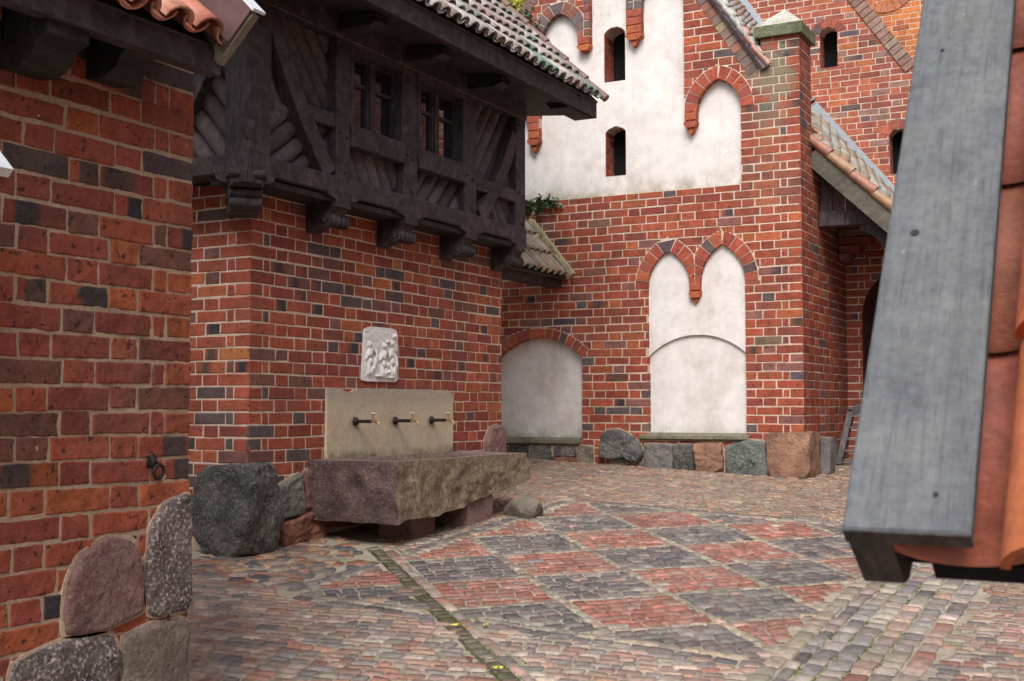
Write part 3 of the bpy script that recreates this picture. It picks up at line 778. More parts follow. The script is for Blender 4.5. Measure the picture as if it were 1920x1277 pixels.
# =================================================================== FOUNTAIN
def trough_part():
    Y0, Y1, X0, X1, ZT, rim = 8.08, 10.36, XC + .01, -5.30, -.425, .13
    def bot(Y): return -.89 + .21 * max(0, (Y - 8.7)) / 1.6 + .05 * noise.noise(V((Y * 2.2, 1, 4)))
    def dsp(p, k=1.0):
        q = V((p.x * 6, p.y * 6, p.z * 6)); a = .027 * k
        return V((noise.noise(q) + .6 * noise.noise(q * 3.1), noise.noise(q + V((9, 0, 0))) + .6 * noise.noise(q * 3.1 + V((5, 0, 0))), .5 * noise.noise(q + V((0, 7, 0))))) * a
    def fin(X, Y, Z):
        p = V((X, Y, Z)); k = min(1, max(0, (ZT - Z) / .12)); return p + dsp(p, .12 + k)
    mb = MB()
    def zz(Y, t): return ZT + (bot(Y) - ZT) * t
    mb.grid(lambda s, t: fin(X1 - .05 * t, Y0 + (Y1 - Y0) * s, zz(Y0 + (Y1 - Y0) * s, 1 - t)), 70, 18)
    mb.grid(lambda s, t: fin(X0 + (X1 - .05 * t - X0) * s if False else X0 + (X1 - .05 * t - X0) * s, Y0, zz(Y0, 1 - t)), 30, 18)
    mb.grid(lambda s, t: fin(X0 + (X1 - .05 * t - X0) * s, Y1, zz(Y1, 1 - t)), 30, 18, flip=True)
    mb.grid(lambda s, t: fin(X0 + (X1 - .05 - X0) * s, Y0 + (Y1 - Y0) * t, bot(Y0 + (Y1 - Y0) * t)), 20, 50, flip=True)
    # rim and basin
    O = [(X0, Y0), (X1 - .05, Y0), (X1 - .05, Y1), (X0, Y1)]; I = [(X0 + .10, Y0 + .16), (X1 - .05 - rim, Y0 + .16), (X1 - .05 - rim, Y1 - .16), (X0 + .10, Y1 - .16)]
    for i in range(4):
        j = (i + 1) % 4
        def rg(s, t, i=i, j=j):
            a = V((*O[i], ZT)).lerp(V((*O[j], ZT)), s); b = V((*I[i], ZT)).lerp(V((*I[j], ZT)), s)
            p = a.lerp(b, t); return fin(p.x, p.y, p.z) + V((0, 0, -.05 * (t > .99)))
        mb.grid(rg, 40, 4)
        def ig(s, t, i=i, j=j):
            p = V((*I[i], ZT - .05 - .2 * t)).lerp(V((*I[j], ZT - .05 - .2 * t)), s); return p if t else fin(p.x, p.y, ZT) + V((0, 0, -.05))
        mb.grid(ig, 40, 1)
    mb.add([V((*p, ZT - .2)) for p in I], [(0, 1, 2, 3)])
    return mb
# the vertical side faces flare: top is .05 wider than the foot (see grid above)
tr = thing('stone_trough', 'long rough granite water trough with mossy front, propped on stone blocks', 'trough', (-5.7, 9.2, -1.05))
trough_part().build('basin', M['trough'], tr)
w = MB(); w.add([V((XC + .1, 8.2, -.535)), V((-5.45, 8.2, -.535)), V((-5.45, 10.22, -.535)), V((XC + .1, 10.22, -.535))], [(0, 1, 2, 3)])
mw, nt, b = new_mat('trough_water'); b.inputs['Base Color'].default_value = (.03, .028, .022, 1); b.inputs['Roughness'].default_value = .06
w.build('water', mw, tr)
def support(Y0, Y1, X0, X1, seed):
    mb = MB(); z0 = gz(-5.5, Y0) - .1; z1 = -.62 if seed > 2 else -.78
    def q(p): return p + V((1, 1, 0)) * .012 * noise.noise(p * 8 + V((seed, 0, 0)))
    mb.grid(lambda s, t: q(V((X1, Y0 + (Y1 - Y0) * s, z0 + (z1 - z0) * t))), 12, 10); mb.grid(lambda s, t: q(V((X0 + (X1 - X0) * s, Y0, z0 + (z1 - z0) * t))), 12, 10)
    mb.grid(lambda s, t: q(V((X0 + (X1 - X0) * s, Y1, z0 + (z1 - z0) * t))), 12, 10, flip=True)
    return mb.build('support', M['granite_pink'], tr)
support(8.52, 8.87, -5.80, -5.46, 1)['label'] = 'pinkish block under the near end'
support(9.22, 9.66, -5.95, -5.34, 3)
boulder('boulder', (-5.16, 9.95, -.93), (.20, .16, .14), M['granite_brown'], None, 21, 6, .05, .8)
tag(bpy.data.objects['boulder'], 'small flat-topped mossy boulder on the paving at the far end of the trough', 'boulder')
# backing slab
mb = MB(); top = []
R = random.Random(3)
for i in range(25):
    y = 8.30 + 2.035 * i / 24; z = .172 + R.uniform(-.006, .006)
    if 3 <= i <= 4: z -= .035
    if i >= 24: z -= .03
    top.append((y, z))
poly = [(8.295, -.43), (10.35, -.43), (10.354, -.1), (10.350, .09)] + top[::-1]
mb.prism(CF, poly, .004, .030)
sl = mb.build('stone_slab', M['slab'])
tag(sl, 'upright tan sandstone slab with three taps, stained and chipped, behind the trough', 'slab')
for i, y in enumerate((8.695, 9.317, 9.939)):
    z = -.115
    t = thing('water_tap', ['wall tap nearest the corner boulder, over the left part of the trough', 'middle one of the three wall taps on the tan slab', 'wall tap nearest the far end of the tan slab'][i], 'tap', (XC + .06, y, z), 'taps on the sandstone slab')
    def tb(name, fn, mat):
        mb = MB(); fn(mb); return mb.build(name, mat, t)
    x0 = XC + .031
    tb('flange', lambda mb: mb.tube([(x0, y, z), (x0 + .012, y, z), (x0 + .03, y, z)], [.038, .036, .02], 14), M['iron'])
    tb('pipe', lambda mb: mb.tube([(x0 + .02, y, z), (x0 + .17, y, z)], .0155, 12), M['iron'])
    tb('valve', lambda mb: (mb.tube([(x0 + .165, y, z), (x0 + .21, y, z)], [.011, .013], 10), mb.tube([(x0 + .19, y, z - .012), (x0 + .19, y, z + .025), (x0 + .19, y, z + .06)], [.015, .013, .008], 10)), M['brass'])
    tb('spout', lambda mb: mb.tube([(x0 + .205, y, z), (x0 + .235, y, z - .004), (x0 + .25, y, z - .02), (x0 + .255, y, z - .042)], [.012, .011, .010, .010], 10), M['brass'])
    tb('handle', lambda mb: (mb.tube([(x0 + .19, y - .035, z + .066), (x0 + .19, y + .035, z + .066)], .008, 8), mb.tube([(x0 + .155, y, z + .066), (x0 + .225, y, z + .066)], .008, 8), mb.tube([(x0 + .19, y, z + .058), (x0 + .19, y, z + .082)], .011, 8)), M['whitetap'])
# relief plaque
pq = thing('relief_plaque', 'white carved stone relief of small figures set in the wall above the tan slab', 'relief', (XC, 9.09, .22))
outl = [(8.815, .245), (8.85, .235), (9.33, .235), (9.365, .25), (9.372, .66), (9.35, .705), (9.29, .722), (8.95, .722), (8.87, .70), (8.835, .64)]
mb = MB(); mb.prism(CF, outl, .002, .022); mb.build('tablet', M['white_stone'], pq)
def blob(y, z, cy, cz, ry, rz, rot=0):
    dy, dz = y - cy, z - cz; c, s = cos(rot), sin(rot); a, b = (dy * c + dz * s) / ry, (-dy * s + dz * c) / rz
    return max(0, 1 - (a * a + b * b)) ** .6
FIG = []
for (cy, k_, base, lean) in ((8.915, 1.0, .30, .0), (9.125, 1.1, .27, .25), (9.265, 1.12, .29, -.15)):
    FIG += [(cy + lean * .06, base + .262 * k_, .026, .030, 0), (cy + lean * .03, base + .185 * k_, .030, .050, -lean), (cy, base + .11 * k_, .036, .040, 0), (cy - .020, base + .045 * k_, .012, .065, .1), (cy + .022, base + .045 * k_, .012, .065, -.18),
            (cy + .045, base + .20 * k_, .010, .055, .9), (cy - .040, base + .17 * k_, .010, .05, -.5)]
FIG += [(9.195, .385, .020, .030, .4), (9.20, .325, .035, .016, .5), (9.31, .655, .03, .018, .4), (9.20, .60, .028, .022, .3), (9.05, .285, .05, .012, 0), (9.33, .42, .010, .10, .2), (8.99, .42, .008, .12, -.25), (9.25, .275, .07, .012, 0)]
def rel(s, t):
    y = 8.842 + .505 * s; z = .262 + .43 * t
    h = max([.034 * blob(y, z, *f) for f in FIG]); e = min(s, 1 - s, t, 1 - t)
    h += .006 * noise.noise(V((y * 30, z * 30, 0))) + .003 * noise.noise(V((y * 80, z * 80, 5)))
    return CF(y, z, .019 + (h + .004 if e > 0 else -.01))
mb = MB(); mb.grid(rel, 84, 72); mb.build('carving', M['white_stone'], pq)

# =================================================================== NEAR WALL, left edge
XA, YA = -3.757, 4.06
AF = Fr((XA, 0, 0), (0, 1, 0))
na = thing('brick_house', 'dark red brick house wall on the left, nearest the eye, with boulders at its foot', 'house', (XA - .6, 2.5, -1.4))
R = random.Random(21); mb = MB()
mb.block(Fr((0, 0, 0), (1, 0, 0), (0, 1, 0)), -8.0, XA - .03, -2.5, YA - .004, -1.9, 1.48, (1, 1, 1), 1)
mb.prism(Fr((0, YA - .01, 0), (1, 0, 0)), [(XA - .05, 1.47), (-6.4, 4.1), (-8.0, 4.1), (-8.0, 1.47)], 0, 5.4, (1, 1, 1), 1)
sheet(mb, AF, [[(-2.5, -1.9), (YA - .003, -1.9), (YA - .003, 1.6), (-2.5, 1.6)]], 0, 5, 1, (.72, .66, .60))
brick_face(mb, AF, [[(-.2, -1.7), (YA, -1.7), (YA, 1.8), (-.2, 1.8)]], 0, PAL_A, R, -1, .0045, .03, 10, 5, .0050, .16, course=.1, z0=-.012, wave=.016)
AE = Fr((0, YA, 0), (-1, 0, 0))
mb.build('wall', [M['brick'], M['mortar']], na)
stone('foundation_stone', AF, [(3.38, -.88), (3.385, -.69), (3.45, -.57), (3.59, -.515), (3.73, -.54), (3.785, -.65), (3.80, -.84), (3.58, -.885)], .03, M['granite_pink'], na, 31, .016, 'rounded pink boulder', tint=(.9, .85, .85))
stone('foundation_stone', AF, [(3.82, -.86), (3.80, -.66), (3.83, -.49), (3.90, -.41), (4.06, -.365), (4.068, -.87), (3.90, -.88)], .03, M['granite_speck'], na, 37, .012, 'tall black and white speckled stone', tint=(1.15, 1.1, 1.1))
stone('foundation_stone', AF, [(3.12, -1.25), (3.14, -.94), (3.33, -.895), (3.63, -.90), (3.66, -.97), (3.66, -1.25)], .025, M['granite_speck'], na, 41, .018, tint=(1.1, 1.1, 1.1))
stone('foundation_stone', AF, [(3.675, -1.6), (3.675, -.92), (3.86, -.90), (4.06, -.90), (4.067, -1.6)], .03, M['granite_brown'], na, 43, .010, 'square brown block at the corner')
stone('foundation_stone', AF, [(2.7, -1.6), (2.72, -1.0), (2.92, -.95), (3.10, -.97), (3.10, -1.6)], .03, M['granite_brown'], na, 47, .015)
stone('foundation_stone', AF, [(3.12, -1.7), (3.12, -1.27), (3.66, -1.27), (3.66, -1.7)], .03, M['granite_grey'], na, 48, .015)
# iron ring
rg = MB(); c = AF(3.815, -.235, .0)
rg.tube([c, c + V((.05, 0, 0))], [.018, .016], 8)
rg.tube([c + V((.045, .012, -.03 + .0)) + V((.012 * sin(t * .5), .028 * sin(t), -.028 * cos(t))) for t in [2 * pi * i / 18 for i in range(19)]], .008, 8)
rg.tube([c + V((.02, 0, .035)), c + V((.04, 0, .0))], [.02, .014], 8)
rg.build('iron_ring', M['iron'], na)
# brick cornice, eave, roof
mb = MB(); R = random.Random(5)
for (z0, z1, n) in ((1.33, 1.40, .035), (1.415, 1.485, .07), (1.50, 1.57, .10)):
    y = -.2
    while y < 2.98:
        w = .145 if R.random() < .5 else .29
        mb.cblock(AF, y, min(y + w, 3.02), z0, z1, -.02, n, .012, pick([((.30, .085, .035), 1), ((.24, .06, .03), 1)], R)); y += w + .01
mb.build('cornice', [M['brick']], na)
part('eave_beam', lambda mb: mb.block(Fr((-3.47, 0, 0), (0, 1, 0)), -1.5, 3.91, 1.40, 1.50, -.07, 0), M['wood'], None, na)
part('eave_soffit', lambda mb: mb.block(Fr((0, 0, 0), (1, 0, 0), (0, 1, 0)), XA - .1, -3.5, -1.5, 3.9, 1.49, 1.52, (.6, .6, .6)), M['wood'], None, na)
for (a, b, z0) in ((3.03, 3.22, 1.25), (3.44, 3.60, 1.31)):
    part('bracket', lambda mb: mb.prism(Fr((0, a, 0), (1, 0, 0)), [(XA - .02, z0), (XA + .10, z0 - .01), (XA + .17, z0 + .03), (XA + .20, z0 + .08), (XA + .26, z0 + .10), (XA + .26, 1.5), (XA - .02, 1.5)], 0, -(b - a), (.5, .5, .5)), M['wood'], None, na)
RA = Fr((-3.43, -1.6, 1.50), (0, 1, 0), (-.7071, 0, .7071))
RED = [(.48, .19, .12), (.42, .15, .10), (.52, .23, .15), (.40, .16, .12)]
mb = MB(); tiles(mb, lambda u, v: RA(u, v), lambda u, v: RA.n, 5.41, 2.4, .18, .36, .076, RED, random.Random(8), first=.80)
mb.build('roof', M['tile_new'], na)
part('roof_boarding', lambda mb: mb.block(RA, 0, 5.44, .03, 4.6, -.05, -.012, (.6, .6, .6)), M['wood'], None, na)
vb = part('verge_board', lambda mb: mb.block(RA, 5.47, 5.51, -.03, 1.6, -.06, .20), M['greywood'], None, na)
part('metal_cover', lambda mb: (mb.block(RA, 5.455, 5.47, -.02, 1.6, .0, .215), mb.block(RA, 5.435, 5.455, -.02, 1.6, .03, .05)), M['brown_metal'], None, na)
part('white_trim', lambda mb: mb.block(RA, 5.45, 5.525, -.035, 1.6, .215, .228), M['white_metal'], None, na)
# small canopy whose corner just enters at the left edge
cy = thing('canopy', 'white metal edged canopy corner poking in at the left edge beside the brick wall', 'canopy', (XA, 2.1, .72))
CYF = Fr((-3.30, 2.70, .76), (0, -1, 0), (-.7071, 0, .7071), (.7071, 0, .7071))
part('metal_cover', lambda mb: mb.block(CYF, 0.0, 1.2, -.02, .62, 0, .035), M['white_metal'], None, cy)
part('board', lambda mb: mb.block(CYF, .02, 1.2, 0, .62, -.09, -.002), M['wood'], None, cy)

# =================================================================== BACK BUILDING (gable with niches)
YD, XE = 13.66, -3.555
DF = Fr((0, YD, 0), (1, 0, 0)); EF = Fr((XE, 0, 0), (0, 1, 0))
bd = thing('brick_house', 'gabled red brick house at the back with white plaster blind arches and a corner pier', 'house', (-5.6, 15.5, -.7))
def chain(*segs):
    out = []
    for s in segs:
        for p in s:
            if not out or abs(out[-1][0] - p[0]) + abs(out[-1][1] - p[1]) > 1e-6: out.append(p)
    return out
n1a = arc((-7.56, .52), (-6.285, .62), .30, 16)
N1 = chain([(-6.285, -.40)], [(-6.285, .62)], n1a[::-1], [(-7.56, -.40)])
aL = chain(arc((-5.42, 1.42), (-5.155, 1.875), .075, 8), arc((-5.155, 1.875), (-4.89, 1.46), .075, 8))
aR = chain(arc((-4.755, 1.46), (-4.49, 1.915), .075, 8), arc((-4.49, 1.915), (-4.215, 1.46), .08, 8))
N2 = chain([(-5.42, -.32)], aL, [(-4.89, 1.44), (-4.755, 1.44)], aR, [(-4.215, -.32)])
# tall plaster field
a3 = chain(arc((-4.79, 3.50), (-4.525, 3.875), .07, 8), arc((-4.525, 3.875), (-4.245, 3.50), .08, 8))
a4 = chain(arc((-5.48, 4.86), (-5.21, 5.32), .08, 8), arc((-5.21, 5.32), (-4.94, 4.86), .08, 8))
a5 = chain(arc((-6.17, 5.1), (-5.925, 5.6), .08, 8), arc((-5.925, 5.6), (-5.68, 5.1), .08, 8))
a6 = chain(arc((-6.865, 4.56), (-6.60, 4.975), .075, 8), arc((-6.60, 4.975), (-6.33, 4.60), .08, 8))
a7 = chain(arc((-7.575, 3.50), (-7.295, 3.875), .07, 8), arc((-7.295, 3.875), (-7.03, 3.50), .08, 8))
N3 = chain([(-4.245, 2.595)], a3[::-1], [(-4.79, 3.44), (-4.935, 3.44)], a4[::-1], [(-5.48, 4.57), (-5.68, 4.57)], a5[::-1], [(-6.17, 4.54), (-6.33, 4.56)], a6[::-1], [(-6.875, 3.44), (-7.03, 3.44)], a7[::-1], [(-7.575, 2.595)])
OUT = [(-8.6, -1.0), (XE, -1.0), (XE, 4.27), (-4.0, 4.27), (-4.0, 3.96), (-5.925, 6.83), (-7.86, 3.94), (-8.6, 3.94)]
# rings stand outside the openings: the coursed bricks stop at them
TH = .155
def withring(poly, arcs, th=TH):
    P = [p for p in poly]
    for a in arcs:
        pass
    return P
ringsets = [(n1a, .125, -1 if False else 1), (aL, TH, 1), (aR, TH, 1), (a3, TH, 1), (a4, TH, 1), (a5, TH, 1), (a6, TH, 1), (a7, TH, 1)]
def in_poly(p, poly):
    c = False; k = len(poly)
    for i in range(k):
        (a, b), (d, e) = poly[i], poly[(i + 1) % k]
        if (b > p[1]) != (e > p[1]) and p[0] < (d - a) * (p[1] - b) / (e - b) + a: c = not c
    return c
RINGS = []
for pts, th, sd in ringsets:
    o = ringpoly(pts, th + .012, sd); RINGS.append(list(pts) + o[::-1])
def solid_spans(v):
    "wall minus openings minus rings, for the coursed bricks"
    base = spans([OUT, N1, N2, N3], v)
    cut = []
    for rp in RINGS: cut += spans([rp], v)
    for a, b in cut:
        nb = []
        for x, y in base:
            if b <= x or a >= y: nb.append((x, y)); continue
            if a > x: nb.append((x, a))
            if b < y: nb.append((b, y))
        base = nb
    return base
_old = spans
class _Dspan(list): pass
def spans(polys, v):
    if isinstance(polys, _Dspan): return solid_spans(v)
    return _old(polys, v)
R = random.Random(31); mb = MB()
DEP = .085
brick_face(mb, DF, _Dspan([OUT]), 0, PAL_D, R, -1, .004, DEP + .01, 2, 1, .0015, .06, z0=.018, wave=.004)
G1, G2, G3 = grow(N1, .004), grow(N2, .004), grow(N3, .004)
sheet(mb, DF, [OUT, G1, G2, G3], 0, .02, 1)
for g in (G1, G2, G3): jamb(mb, DF, g, 0, -DEP - .02, 1)
# right side of the pier and passage wall
EW = [(YD, -1.0), (15.85, -1.0), (15.85, 3.3), (14.17, 3.3), (14.17, 4.27), (YD, 4.27)]
brick_face(mb, EF, [EW], 0, PAL_D, R, 1, .004, .02, 1, 1, 0, .05, z0=.018)
sheet(mb, EF, [EW], 0, .5, 1)
top = Fr((0, 0, 0), (1, 0, 0), (0, 1, 0))
mb.block(top, -4.0, XE - .004, YD + .01, 14.17, 4.0, 4.27, (1, 1, 1), 1)
mb.block(top, -3.9, XE - .03, YD + .2, 15.84, -1.0, 3.29, (1, 1, 1), 1)
mb.block(top, -8.6, -4.3, 14.25, 19.0, -1, 3.3, (1, 1, 1), 1)
mb.build('wall', [M['brick_algae'], M['mortar']], bd)
PAL_R = [((.40, .085, .045), 5), ((.34, .075, .05), 4), ((.45, .12, .05), 3), ((.12, .08, .08), .8)]
PAL_G = [((.15, .11, .115), 5), ((.20, .13, .12), 3), ((.28, .11, .08), 2), ((.11, .09, .10), 2)]
LIM = [(-99, 99), (-99, -4.828), (-4.818, 99), (-4.93, 99), (-5.575, 99), (-6.245, -5.585), (-99, -6.255), (-99, -6.95)]
for nm, (pts, th, sd), pal in zip(range(8), ringsets, (PAL_R, PAL_R, PAL_R, PAL_R, PAL_G, PAL_G, PAL_G, PAL_G)):
    mb = MB(); voussoirs(mb, DF, pts, th, .007, DEP + .008, pal, R, side=sd, lim=LIM[nm]); mb.build('arch', [M['brick']], bd)
# brick drops between the arches with moulded tips
for (x0, x1, z0, z1, zt) in ((-4.89, -4.755, 1.40, 1.47, 1.235), (-4.935, -4.79, 3.40, 3.50, 3.25), (-5.68, -5.48, 4.53, 4.86, 4.41), (-6.33, -6.17, 4.52, 4.62, 4.42), (-7.03, -6.875, 3.43, 4.5, 3.24)):
    mb = MB(); c = (x0 + x1) / 2; w = x1 - x0; PR = [((.45, .12, .05), 2), ((.36, .09, .05), 2)]
    zz = z1
    while zz - .085 > z0 - .04:
        mb.cblock(DF, x0 + .002, x1 - .002, zz - .09, zz, -DEP - .01, .012, .008, pick(PR, R)); zz -= .1
    col = pick(PR, R)
    mb.prism(DF, [(x0 - .006, zz), (x1 + .006, zz), (x1 + .006, zz - .035), (c + .05, zz - .075), (c - .05, zz - .075), (x0 - .006, zz - .035)], -DEP - .01, .02, col)
    mb.prism(DF, [(c - .045, zz - .078), (c + .045, zz - .078), (c + .03, zt + .03), (c + .012, zt), (c - .012, zt), (c - .03, zt + .03)], -DEP - .01, -.005, pick(PR, R))
    for (e0, e1, f0, f1) in ((-6.25, -6.17, 4.62, 5.2), (-5.68, -5.585, 4.86, 5.2)):
        if x0 <= e0 + .001 and e1 <= x1 + .001 and abs(z0 - 4.525) < .02:
            zz2 = f0
            while zz2 < f1: mb.cblock(DF, e0 + .002, e1 - .002, zz2 + .01, zz2 + .1, -DEP - .01, .008, .008, pick([((.15, .11, .115), 3), ((.28, .11, .08), 2)], R)); zz2 += .1
    mb.build('corbel', [M['brick']], bd)
# plaster grounds
def panel(name, fr, polys, n, step=.03):
    mb = MB(); sheet(mb, fr, polys, n, step); return mb
panel('p', DF, [[(-7.62, -.45), (-6.2, -.45), (-6.2, .98), (-7.62, .98)]], -DEP).build('plaster_panel', M['plaster'], bd)
seg = arc((-5.43, .615), (-4.205, .615), .25, 18)
low = [(-4.205, -.36)] + seg[::-1] + [(-5.43, -.36)]
mb = panel('p', DF, [[(-5.46, -.36), (-4.18, -.36), (-4.18, 2.0), (-5.46, 2.0)], low], -.045, .02)
jamb(mb, DF, low, -.045, -DEP); sheet(mb, DF, [grow(low, .01)], -DEP + .006, .03); mb.build('plaster_panel', M['plaster'], bd)
s1 = chain([(-5.73, 4.03), (-5.73, 4.64)], arc((-6.012, 4.64), (-5.73, 4.64), .075, 8)[::-1], [(-6.012, 4.03)])
s2 = chain([(-5.727, 2.845), (-5.727, 3.40)], arc((-5.998, 3.40), (-5.727, 3.40), .065, 8)[::-1], [(-5.998, 2.845)])
panel('p', DF, [[(-7.65, 2.55), (-4.2, 2.55), (-4.2, 3.95), (-4.88, 3.95), (-4.88, 5.1), (-5.3, 5.65), (-6.55, 5.65), (-6.97, 5.0), (-6.97, 3.95), (-7.65, 3.95)], s1, s2], -DEP, .02).build('plaster_panel', M['plaster'], bd)
def slit(fr, poly, n0, dep, par, pal):
    mb = MB(); jamb(mb, fr, grow(poly, .002), n0 + .001, n0 - dep, 1)
    # brick courses along both reveals
    us = [p[0] for p in poly]; vs = [p[1] for p in poly]; z = min(vs) + .006
    while z < max(vs) - .09:
        for x, s in ((min(us), 1), (max(us), -1)):
            y = 0.012
            while y < dep - .02:
                w = R.choice([.14, .07, .12]); fr2 = Fr(fr(x, 0, n0), -fr.n * 1, (0, 0, 1), fr.u * s)
                mb.block(fr2, y, min(y + w, dep), z, z + .085, -.02, .004, pick(pal, R), 0); y += w + .011
        z += .1
    o = mb.build('slit_window', [M['brick'], M['mortar']], par)
    g = MB(); us0, us1 = min(us) - .02, max(us) + .02
    g.block(fr, us0, us1, min(vs) - .02, max(vs) + .02, n0 - dep - .03, n0 - dep); g.build('dark_back', M['dark'], o)  # near-black panel puts the unlit inside of the slit into colour
    return o
slit(DF, s1, -DEP, .30, bd, PAL_D); slit(DF, s2, -DEP, .26, bd, PAL_D)
# ledges
def ledge(x0, x1, z):
    def f(mb):
        def g(s, t):
            x = x0 + (x1 - x0) * s; nz = noise.noise(V((x * 9, 0, z))) * .012
            pr = [(-DEP, z + .035), (.02, z + .012), (.055 + nz, z), (.06 + nz, z - .035), (.03 + nz, z - .055 + nz), (-.02, z - .06)]
            k = min(int(t * 5 + 1e-6), 5); return DF(x, pr[k][1], pr[k][0])
        mb.grid(g, 40, 5, smooth=False, flip=True)
        mb.block(DF, x0, x1, z - .055, z - .01, -DEP, .0)
    return part('window_sill', f, M['ledge'], None, bd)
ledge(-7.62, -6.30, -.40); ledge(-5.52, -4.17, -.325)
# footing
B = [([(-6.33, -.45), (-6.14, -.47), (-6.12, -.72), (-6.4, -.72)], .03, 'granite_brown'), ([(-6.66, -.47), (-6.36, -.47), (-6.38, -.60), (-6.68, -.6)], .03, 'granite_speck'), ([(-6.68, -.60), (-6.34, -.60), (-6.34, -.68), (-6.7, -.67)], .05, 'granite_red'),
     ([(-6.98, -.46), (-6.70, -.46), (-6.70, -.68), (-7.0, -.66)], .03, 'granite_grey'), ([(-7.3, -.46), (-7.02, -.46), (-7.02, -.68), (-7.3, -.66)], .03, 'granite_dark'),
     ([(-5.46, -.42), (-5.10, -.43), (-5.10, -.74), (-5.48, -.74)], .05, 'granite_grey'), ([(-5.09, -.43), (-4.86, -.42), (-4.84, -.74), (-5.08, -.74)], .06, 'granite_dark'), ([(-4.84, -.41), (-4.50, -.40), (-4.48, -.70), (-4.60, -.76), (-4.83, -.76)], .07, 'granite_orange'),
     ([(-4.46, -.44), (-4.20, -.36), (-3.98, -.38), (-3.96, -.80), (-4.44, -.80)], .08, 'granite_green'), ([(-5.90, -.60), (-5.5, -.62), (-5.48, -.76), (-5.92, -.76)], .05, 'granite_brown')]
for i, (p, t, mm) in enumerate(B): stone('foundation_stone', DF, p, t, M[mm], bd, 50 + i * 3, .02)
stone('foundation_stone', DF, [(-6.03, -.60), (-6.01, -.34), (-5.94, -.26), (-5.78, -.25), (-5.60, -.34), (-5.46, -.52), (-5.52, -.66), (-5.7, -.60), (-5.86, -.62)], .12, M['granite_dark'], bd, 61, .022, 'black and white angular boulder', tint=(1.3, 1.3, 1.3))
boulder('foundation_stone', (-3.72, YD + .20, -.53), (.38, .42, .40), M['granite_orange'], bd, 72, 5, .045, .98, 'big squared orange corner stone', 5, .64)
boulder('foundation_stone', (-3.50, YD + .60, -.55), (.20, .30, .34), M['granite_grey'], bd, 83, 5, .04, .8, None, 4, .62)
# pier cap and gable coping
cp = part('pier_cap', lambda mb: mb.block(top, -4.06, XE + .05, YD - .06, 14.23, 4.27, 4.40), M['capmoss'], 'mossy pier cap', bd)
def pyr(mb):
    a = [(-4.06, YD - .06), (XE + .05, YD - .06), (XE + .05, 14.23), (-4.06, 14.23)]; c = ((-4.06 + XE + .05) / 2, (YD + 14.17) / 2)
    mb.add([V((*p, 4.40)) for p in a] + [V((*c, 4.66))], [(0, 1, 4), (1, 2, 4), (2, 3, 4), (3, 0, 4)])
part('cap_top', pyr, M['capstone'], None, cp)
mb = MB(); sl_ = V((-2.35, 3.5, 0)).normalized()
voussoirs(mb, DF, [(-4.02 - .12, 3.97 - .12 + .0), (-5.925 - .02, 6.83 - .14)], .17, .012, .06, [((.26, .17, .15), 4), ((.20, .15, .14), 4), ((.3, .14, .1), 2), ((.30, .25, .15), 1)], R, .095, .012, -1)
voussoirs(mb, DF, [(-7.86 + .12, 3.94 - .10), (-5.925 - .02, 6.83 - .14)], .17, .012, .06, [((.26, .17, .15), 4), ((.20, .15, .14), 4), ((.3, .14, .1), 2)], R, .095, .012, 1)
mb.build('coping', [M['brick']], bd)
GR = Fr((-3.93, YD - .05, 3.92), (0, 1, 0), V((-.557, 0, .830)))
mb = MB(); tiles(mb, lambda u, v: GR(u, v), lambda u, v: GR.n, 2.04, 3.4, .17, .15, .062, [(.40, .39, .36), (.36, .35, .32), (.44, .42, .38), (.46, .25, .20)], random.Random(6), seg=6, L=.30)
mb.build('roof', M['tile'], bd)
part('roof_boarding', lambda mb: (mb.block(GR, 0, 2.1, 0, 3.5, -.06, -.012), mb.block(GR, -.005, .03, 0, 3.4, -.03, .055, (6, 6, 6))), M['wood'], None, bd)
part('flashing', lambda mb: mb.block(GR, 2.02, 2.10, .45, 3.4, .02, .16), M['zinc'], None, bd)
# doorway wall at the end of the passage
DW = Fr((0, 15.85, 0), (1, 0, 0))
dr = chain([(-2.55, -1.0), (-2.55, 1.15)], arc((-2.95, 1.75), (-2.55, 1.15), .12, 8)[::-1], arc((-3.36, 1.15), (-2.95, 1.75), .12, 8)[::-1], [(-3.36, -1.0)])
mb = MB(); OW = [(XE, -1.0), (-1.0, -1.0), (-1.0, 2.35), (XE, 2.35)]
brick_face(mb, DW, [OW, dr], 0, PAL_D, R, 1, .004, .05, 1, 1, 0, .05, z0=.018); sheet(mb, DW, [OW, grow(dr, .004)], 0, .05, 1); jamb(mb, DW, grow(dr, .004), 0, -.85, 0, (.16, .05, .04))  # reveal coloured darker than the brick: the recess's shade is in the colour
dw = mb.build('doorway_wall', [M['brick'], M['mortar']], bd)
OB = [(-3.5, -1.0), (-2.4, -1.0), (-2.4, 1.9), (-3.5, 1.9)]
mb = MB(); brick_face(mb, Fr((0, 16.7, 0), (1, 0, 0)), [OB], 0, PAL_D, R, 1, .004, .05, 1, 1, 0, 0, z0=.018); sheet(mb, Fr((0, 16.7, 0), (1, 0, 0)), [OB], 0, 5, 1)
mb.build('blocked_door', [M['brick'], M['mortar']], dw)

